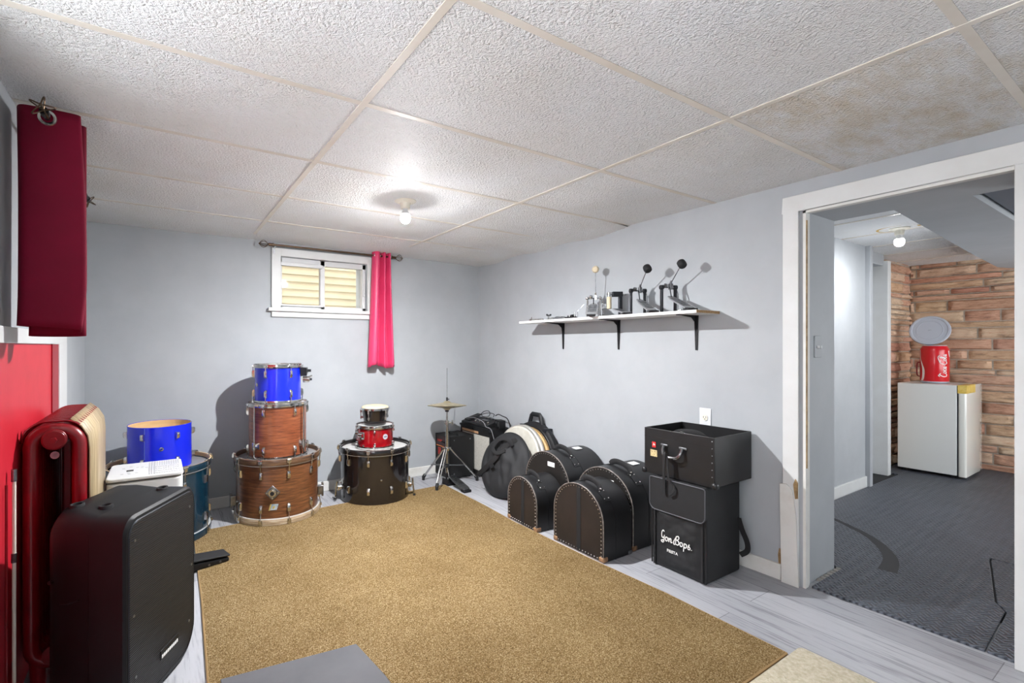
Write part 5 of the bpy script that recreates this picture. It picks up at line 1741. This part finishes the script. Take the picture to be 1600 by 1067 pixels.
def curtain(name, label, path, zt_, zb2, m, sway, grommets, gm):
    """path: plan polyline; sway(u, t) -> (dx, dy) with t 0 top .. 1 bottom"""
    P = smoothline(path, 7)
    n = len(P)
    rows = 26
    mb = MB()
    vs = []
    for i in range(rows + 1):
        t_ = i / rows
        for k, p in enumerate(P):
            dx, dy, dz = sway(k / (n - 1), t_)
            vs.append((p.x + dx, p.y + dy, zt_ + (zb2 - zt_) * t_ + dz))
    fs = []
    for i in range(rows):
        for k in range(n - 1):
            fs.append((i * n + k, i * n + k + 1, (i + 1) * n + k + 1, (i + 1) * n + k))
    mb.put(vs, fs)
    t = mb.build(name, m, solid=0.0025, smooth=60)
    for c, d in grommets:
        T = TR(c) @ frame_to(d)
        MB().lathe([(0.017, -0.003), (0.025, -0.003), (0.027, 0), (0.025, 0.003), (0.017, 0.003)], 24, T, loop=True).build('grommet', gm, t)
    tag(t, label, 'curtain')
    return t


pth = [(1.632, 3.985), (1.622, 3.955), (1.634, 3.918), (1.660, 3.905), (1.682, 3.925), (1.690, 3.965), (1.702, 3.975), (1.716, 3.935), (1.724, 3.912), (1.738, 3.925), (1.744, 3.965), (1.756, 3.975), (1.770, 3.935), (1.778, 3.915), (1.790, 3.93), (1.795, 3.965)]


def sway1(u, t):
    return ((u - 0.38) * 0.085 * t ** 1.3 - 0.012 * t, 0.006 * math.sin(9 * u + 4 * t) * t, (0.018 * math.sin(7 * u) - 0.012 * (u < 0.12)) * t ** 6)


curtain('curtain', 'short rose pink curtain bunched at one end of the window rod', pth, 2.098, 1.066, M['rose'], sway1,
        [((1.628, 3.945, 2.062), (1, 0.1, 0)), ((1.686, 3.945, 2.062), (1, 0, 0)), ((1.734, 3.945, 2.062), (1, 0, 0)), ((1.789, 3.945, 2.062), (1, 0, 0))], M['chrome'])

ROD2 = thing('curtain_rod', 'dark curtain rod with wire flower finials along the radiator wall', 'curtain rod', (-0.325, 0.0, 2.02))
MB().cyl((0, 2.00, 0), (0, 3.10, 0), 0.009, n=14).build('rod', M['black_metal'], ROD2)
for y, s in ((2.0, -1), (3.10, 1)):
    MB().cyl((0, y, 0), (0, y - s * 0.03, 0), 0.013, n=14).build('collar', M['black_metal'], ROD2)
    mb = MB()
    finial(mb, (0, y, 0), (0, s, 0), 0.045, 0.034)
    mb.build('finial', M['bronze'], ROD2)
for y in (2.30, 3.05):
    MB().span(-0.112, 0.0, y - 0.008, y + 0.008, -0.014, -0.006).build('wall_bracket', M['black_metal'], ROD2)
pth = [(-0.392, 2.19), (-0.412, 2.145), (-0.41, 2.10), (-0.395, 2.066), (-0.36, 2.058), (-0.30, 2.058), (-0.25, 2.062), (-0.238, 2.074), (-0.25, 2.098), (-0.31, 2.108), (-0.37, 2.116), (-0.385, 2.135), (-0.37, 2.152), (-0.31, 2.156), (-0.25, 2.152), (-0.232, 2.166), (-0.25, 2.19), (-0.32, 2.20)]


def sway2(u, t):
    f = math.exp(-((u - 0.36) / 0.22) ** 2)
    return (0.018 * f * math.sin(min(t, 0.85) * PI * 0.75) - 0.055 * f * max(0, t - 0.82) ** 1.2 * 4 * 0.5, 0.004 * math.sin(8 * u + 5 * t), 0.018 * math.sin(5 * u + 1) * t ** 8)


curtain('curtain', 'dark crimson curtain hanging in folds above the radiator', pth, 2.052, 1.302, M['crimson'], sway2,
        [((-0.325, 2.058, 2.02), (0, 1, 0)), ((-0.325, 2.108, 2.02), (0, 1, 0)), ((-0.325, 2.155, 2.02), (0, 1, 0))], M['chrome'])

# ------------------------------------------------------------------ hall: fridge and cola can cooler
FR = thing('mini_fridge', 'small white fridge with taped door corner before the stone wall', 'fridge', (6.33, 1.215, 0.0115))
MB().span(0, 0.55, 0.062, 0.475, 0.03, 0.872).build('cabinet', M['fridge'], FR, bevel=0.004)
dr = MB().prism(rrect(0.55, 0.055, 0.018, 4, 0.275, 0.0275), 0.025, 0.874).build('door', M['fridge_door'], FR, bevel=0.003)
MB().span(0.005, 0.545, 0.054, 0.063, 0.03, 0.868).build('door_gasket', M['dark_metal'], FR)
MB().span(-0.001, 0.30, -0.001, 0.0, 0.80, 0.873).span(-0.0012, 0.0, -0.001, 0.056, 0.80, 0.874).span(-0.0012, 0.33, 0.0, 0.06, 0.874, 0.8755).build('yellow_tape', M['tape'], dr, smooth=0)
for x in (0.04, 0.5):
    for y in (0.09, 0.44):
        MB().cyl((x, y, 0.009), (x, y, 0.032), 0.016, n=10).build('foot', M['black_rubber'], FR)

CC = thing('can_cooler', 'red drink can shaped cooler with raised grey lid on the fridge', 'cooler', (6.60, 1.485, 0.886), math.atan2(-1.485, -6.60))
cr, chg = 0.105, 0.372
MB().lathe([(0, 0.0), (cr - 0.014, 0.0), (cr - 0.006, 0.004), (cr - 0.003, 0.012), (cr - 0.004, 0.018)], 48).lathe([(cr - 0.019, chg - 0.008), (cr - 0.016, chg), (cr - 0.024, chg), (cr - 0.027, chg - 0.02), (0, chg - 0.02)], 48).build('rim', M['can_grey'], CC)
MB().lathe([(cr - 0.004, 0.016), (cr, 0.024), (cr, chg - 0.05), (cr - 0.006, chg - 0.03), (cr - 0.018, chg - 0.006)], 56).build('can_body', M['can_red'], CC)


def on_can(ang_deg, z, lift=0.0008):
    a = R(ang_deg)
    return V3(((cr + lift) * math.cos(a), (cr + lift) * math.sin(a), z))


def can_strip(mb, line, w0):
    """ribbon of width w (degrees) along (deg, z) line"""
    L = smoothline([(a, b, w) for (a, b), w in zip(line, w0)], 6)
    vs, fs = [], []
    for p in L:
        for q in range(3):
            vs.append(on_can(p.x + (q - 1) * p.z, p.y, 0.001))
    for i in range(len(L) - 1):
        for q in range(2):
            fs.append((3 * i + q, 3 * i + q + 1, 3 * i + q + 4, 3 * i + q + 3))
    mb.put(vs, fs)


mb = MB()
can_strip(mb, [(-70, 0.325), (-68, 0.25), (-57, 0.19), (-48, 0.13), (-49, 0.06), (-56, 0.022)], [2.5, 2.5, 4, 6.5, 6.5, 7])
can_strip(mb, [(66, 0.32), (68, 0.29), (74, 0.26)], [4, 3.5, 2])
mb.build('white_ribbon', M['white_ink'], CC, smooth=60)
# the script runs up the can: (along, across) in letter heights
COLA = [
    [(1.35, 1.75), (1.0, 2.05), (0.45, 1.55), (0.15, 0.7), (0.35, 0.0), (0.9, -0.1), (1.4, 0.3)],
    [(0.9, 2.0), (0.55, 2.4), (0.2, 2.0)],
    [(1.85, 0.95), (1.5, 0.7), (1.55, 0.1), (1.95, 0.1), (2.1, 0.6), (1.85, 0.95)],
    [(2.85, 0.85), (2.55, 0.95), (2.35, 0.45), (2.55, 0.02), (2.95, 0.2)],
    [(3.6, 0.9), (3.25, 0.85), (3.1, 0.35), (3.35, 0.02), (3.6, 0.4), (3.66, 0.9), (3.6, 0.2), (3.85, 0.02)],
    [(4.0, 0.55), (4.35, 0.6)],
    [(5.95, 1.75), (5.5, 2.05), (4.95, 1.55), (4.65, 0.7), (4.85, 0.0), (5.4, -0.1), (5.8, 0.2)],
    [(5.5, 2.05), (6.2, 2.3), (7.2, 2.5), (7.9, 2.1)],
    [(6.35, 0.95), (6.0, 0.7), (6.05, 0.1), (6.45, 0.1), (6.6, 0.6), (6.35, 0.95)],
    [(6.95, 0.3), (7.3, 1.6), (7.15, 2.0), (6.95, 1.4), (6.9, 0.3), (7.15, 0.0), (7.4, 0.25)],
    [(8.05, 0.9), (7.75, 0.85), (7.6, 0.35), (7.8, 0.02), (8.05, 0.4), (8.12, 0.9), (8.08, 0.2), (8.35, 0.02)],
]
mb = MB()
sc_ = 0.0268
for ln in COLA:
    pts = [on_can(49 - math.degrees(p.y * sc_ / cr), 0.062 + p.x * sc_, 0.001) for p in smoothline(ln, 6)]
    mb.tube(pts, 0.0036, 6)
mb.build('script_lettering', M['white_ink'], CC)
MB().tube(smoothline([on_can(-78, 0.20, 0.0), on_can(-82, 0.19, 0.018), on_can(-82, 0.08, 0.02), on_can(-78, 0.06, 0.0)], 5), 0.006, 8).build('carry_handle', mat('dark_red_plastic', (120, 10, 20), 0.4), CC)
lid = MB().lathe([(0, 0.0), (0.128, 0.0), (0.132, 0.006), (0.147, 0.006), (0.151, 0.0), (0.151, -0.014), (0, -0.014)], 56).build('lid', M['can_grey'], CC)
lid.matrix_local = TR((-0.045, -0.035, chg + 0.152)) @ Matrix.Rotation(R(74), 4, 'Y') @ Matrix.Rotation(R(8), 4, 'X')
MB().lathe([(0.092, 0.0005), (0.094, 0.002), (0.097, 0.002), (0.099, 0.0005)], 48).build('lid_groove', M['can_grey'], lid)
mb = MB()
strokes(mb, [[(-1, 0), (-0.5, 0.8), (-0.3, 0)], [(0, 0), (0.1, 0.8)], [(0.4, 0.8), (0.9, 0.8), (0.6, 0)]], Matrix(((0, -1, 0, 0.004), (1, 0, 0, 0), (0, 0, 1, 0.001), (0, 0, 0, 1))), 0.012, 0.0008)
mb.build('lid_print', mat('faint_grey_print', (120, 124, 134), 0.6), lid)
MB().cyl((-0.075, -0.055, chg - 0.004), (-0.075, -0.015, chg - 0.004), 0.010).build('lid_hinge', M['can_grey'], CC)
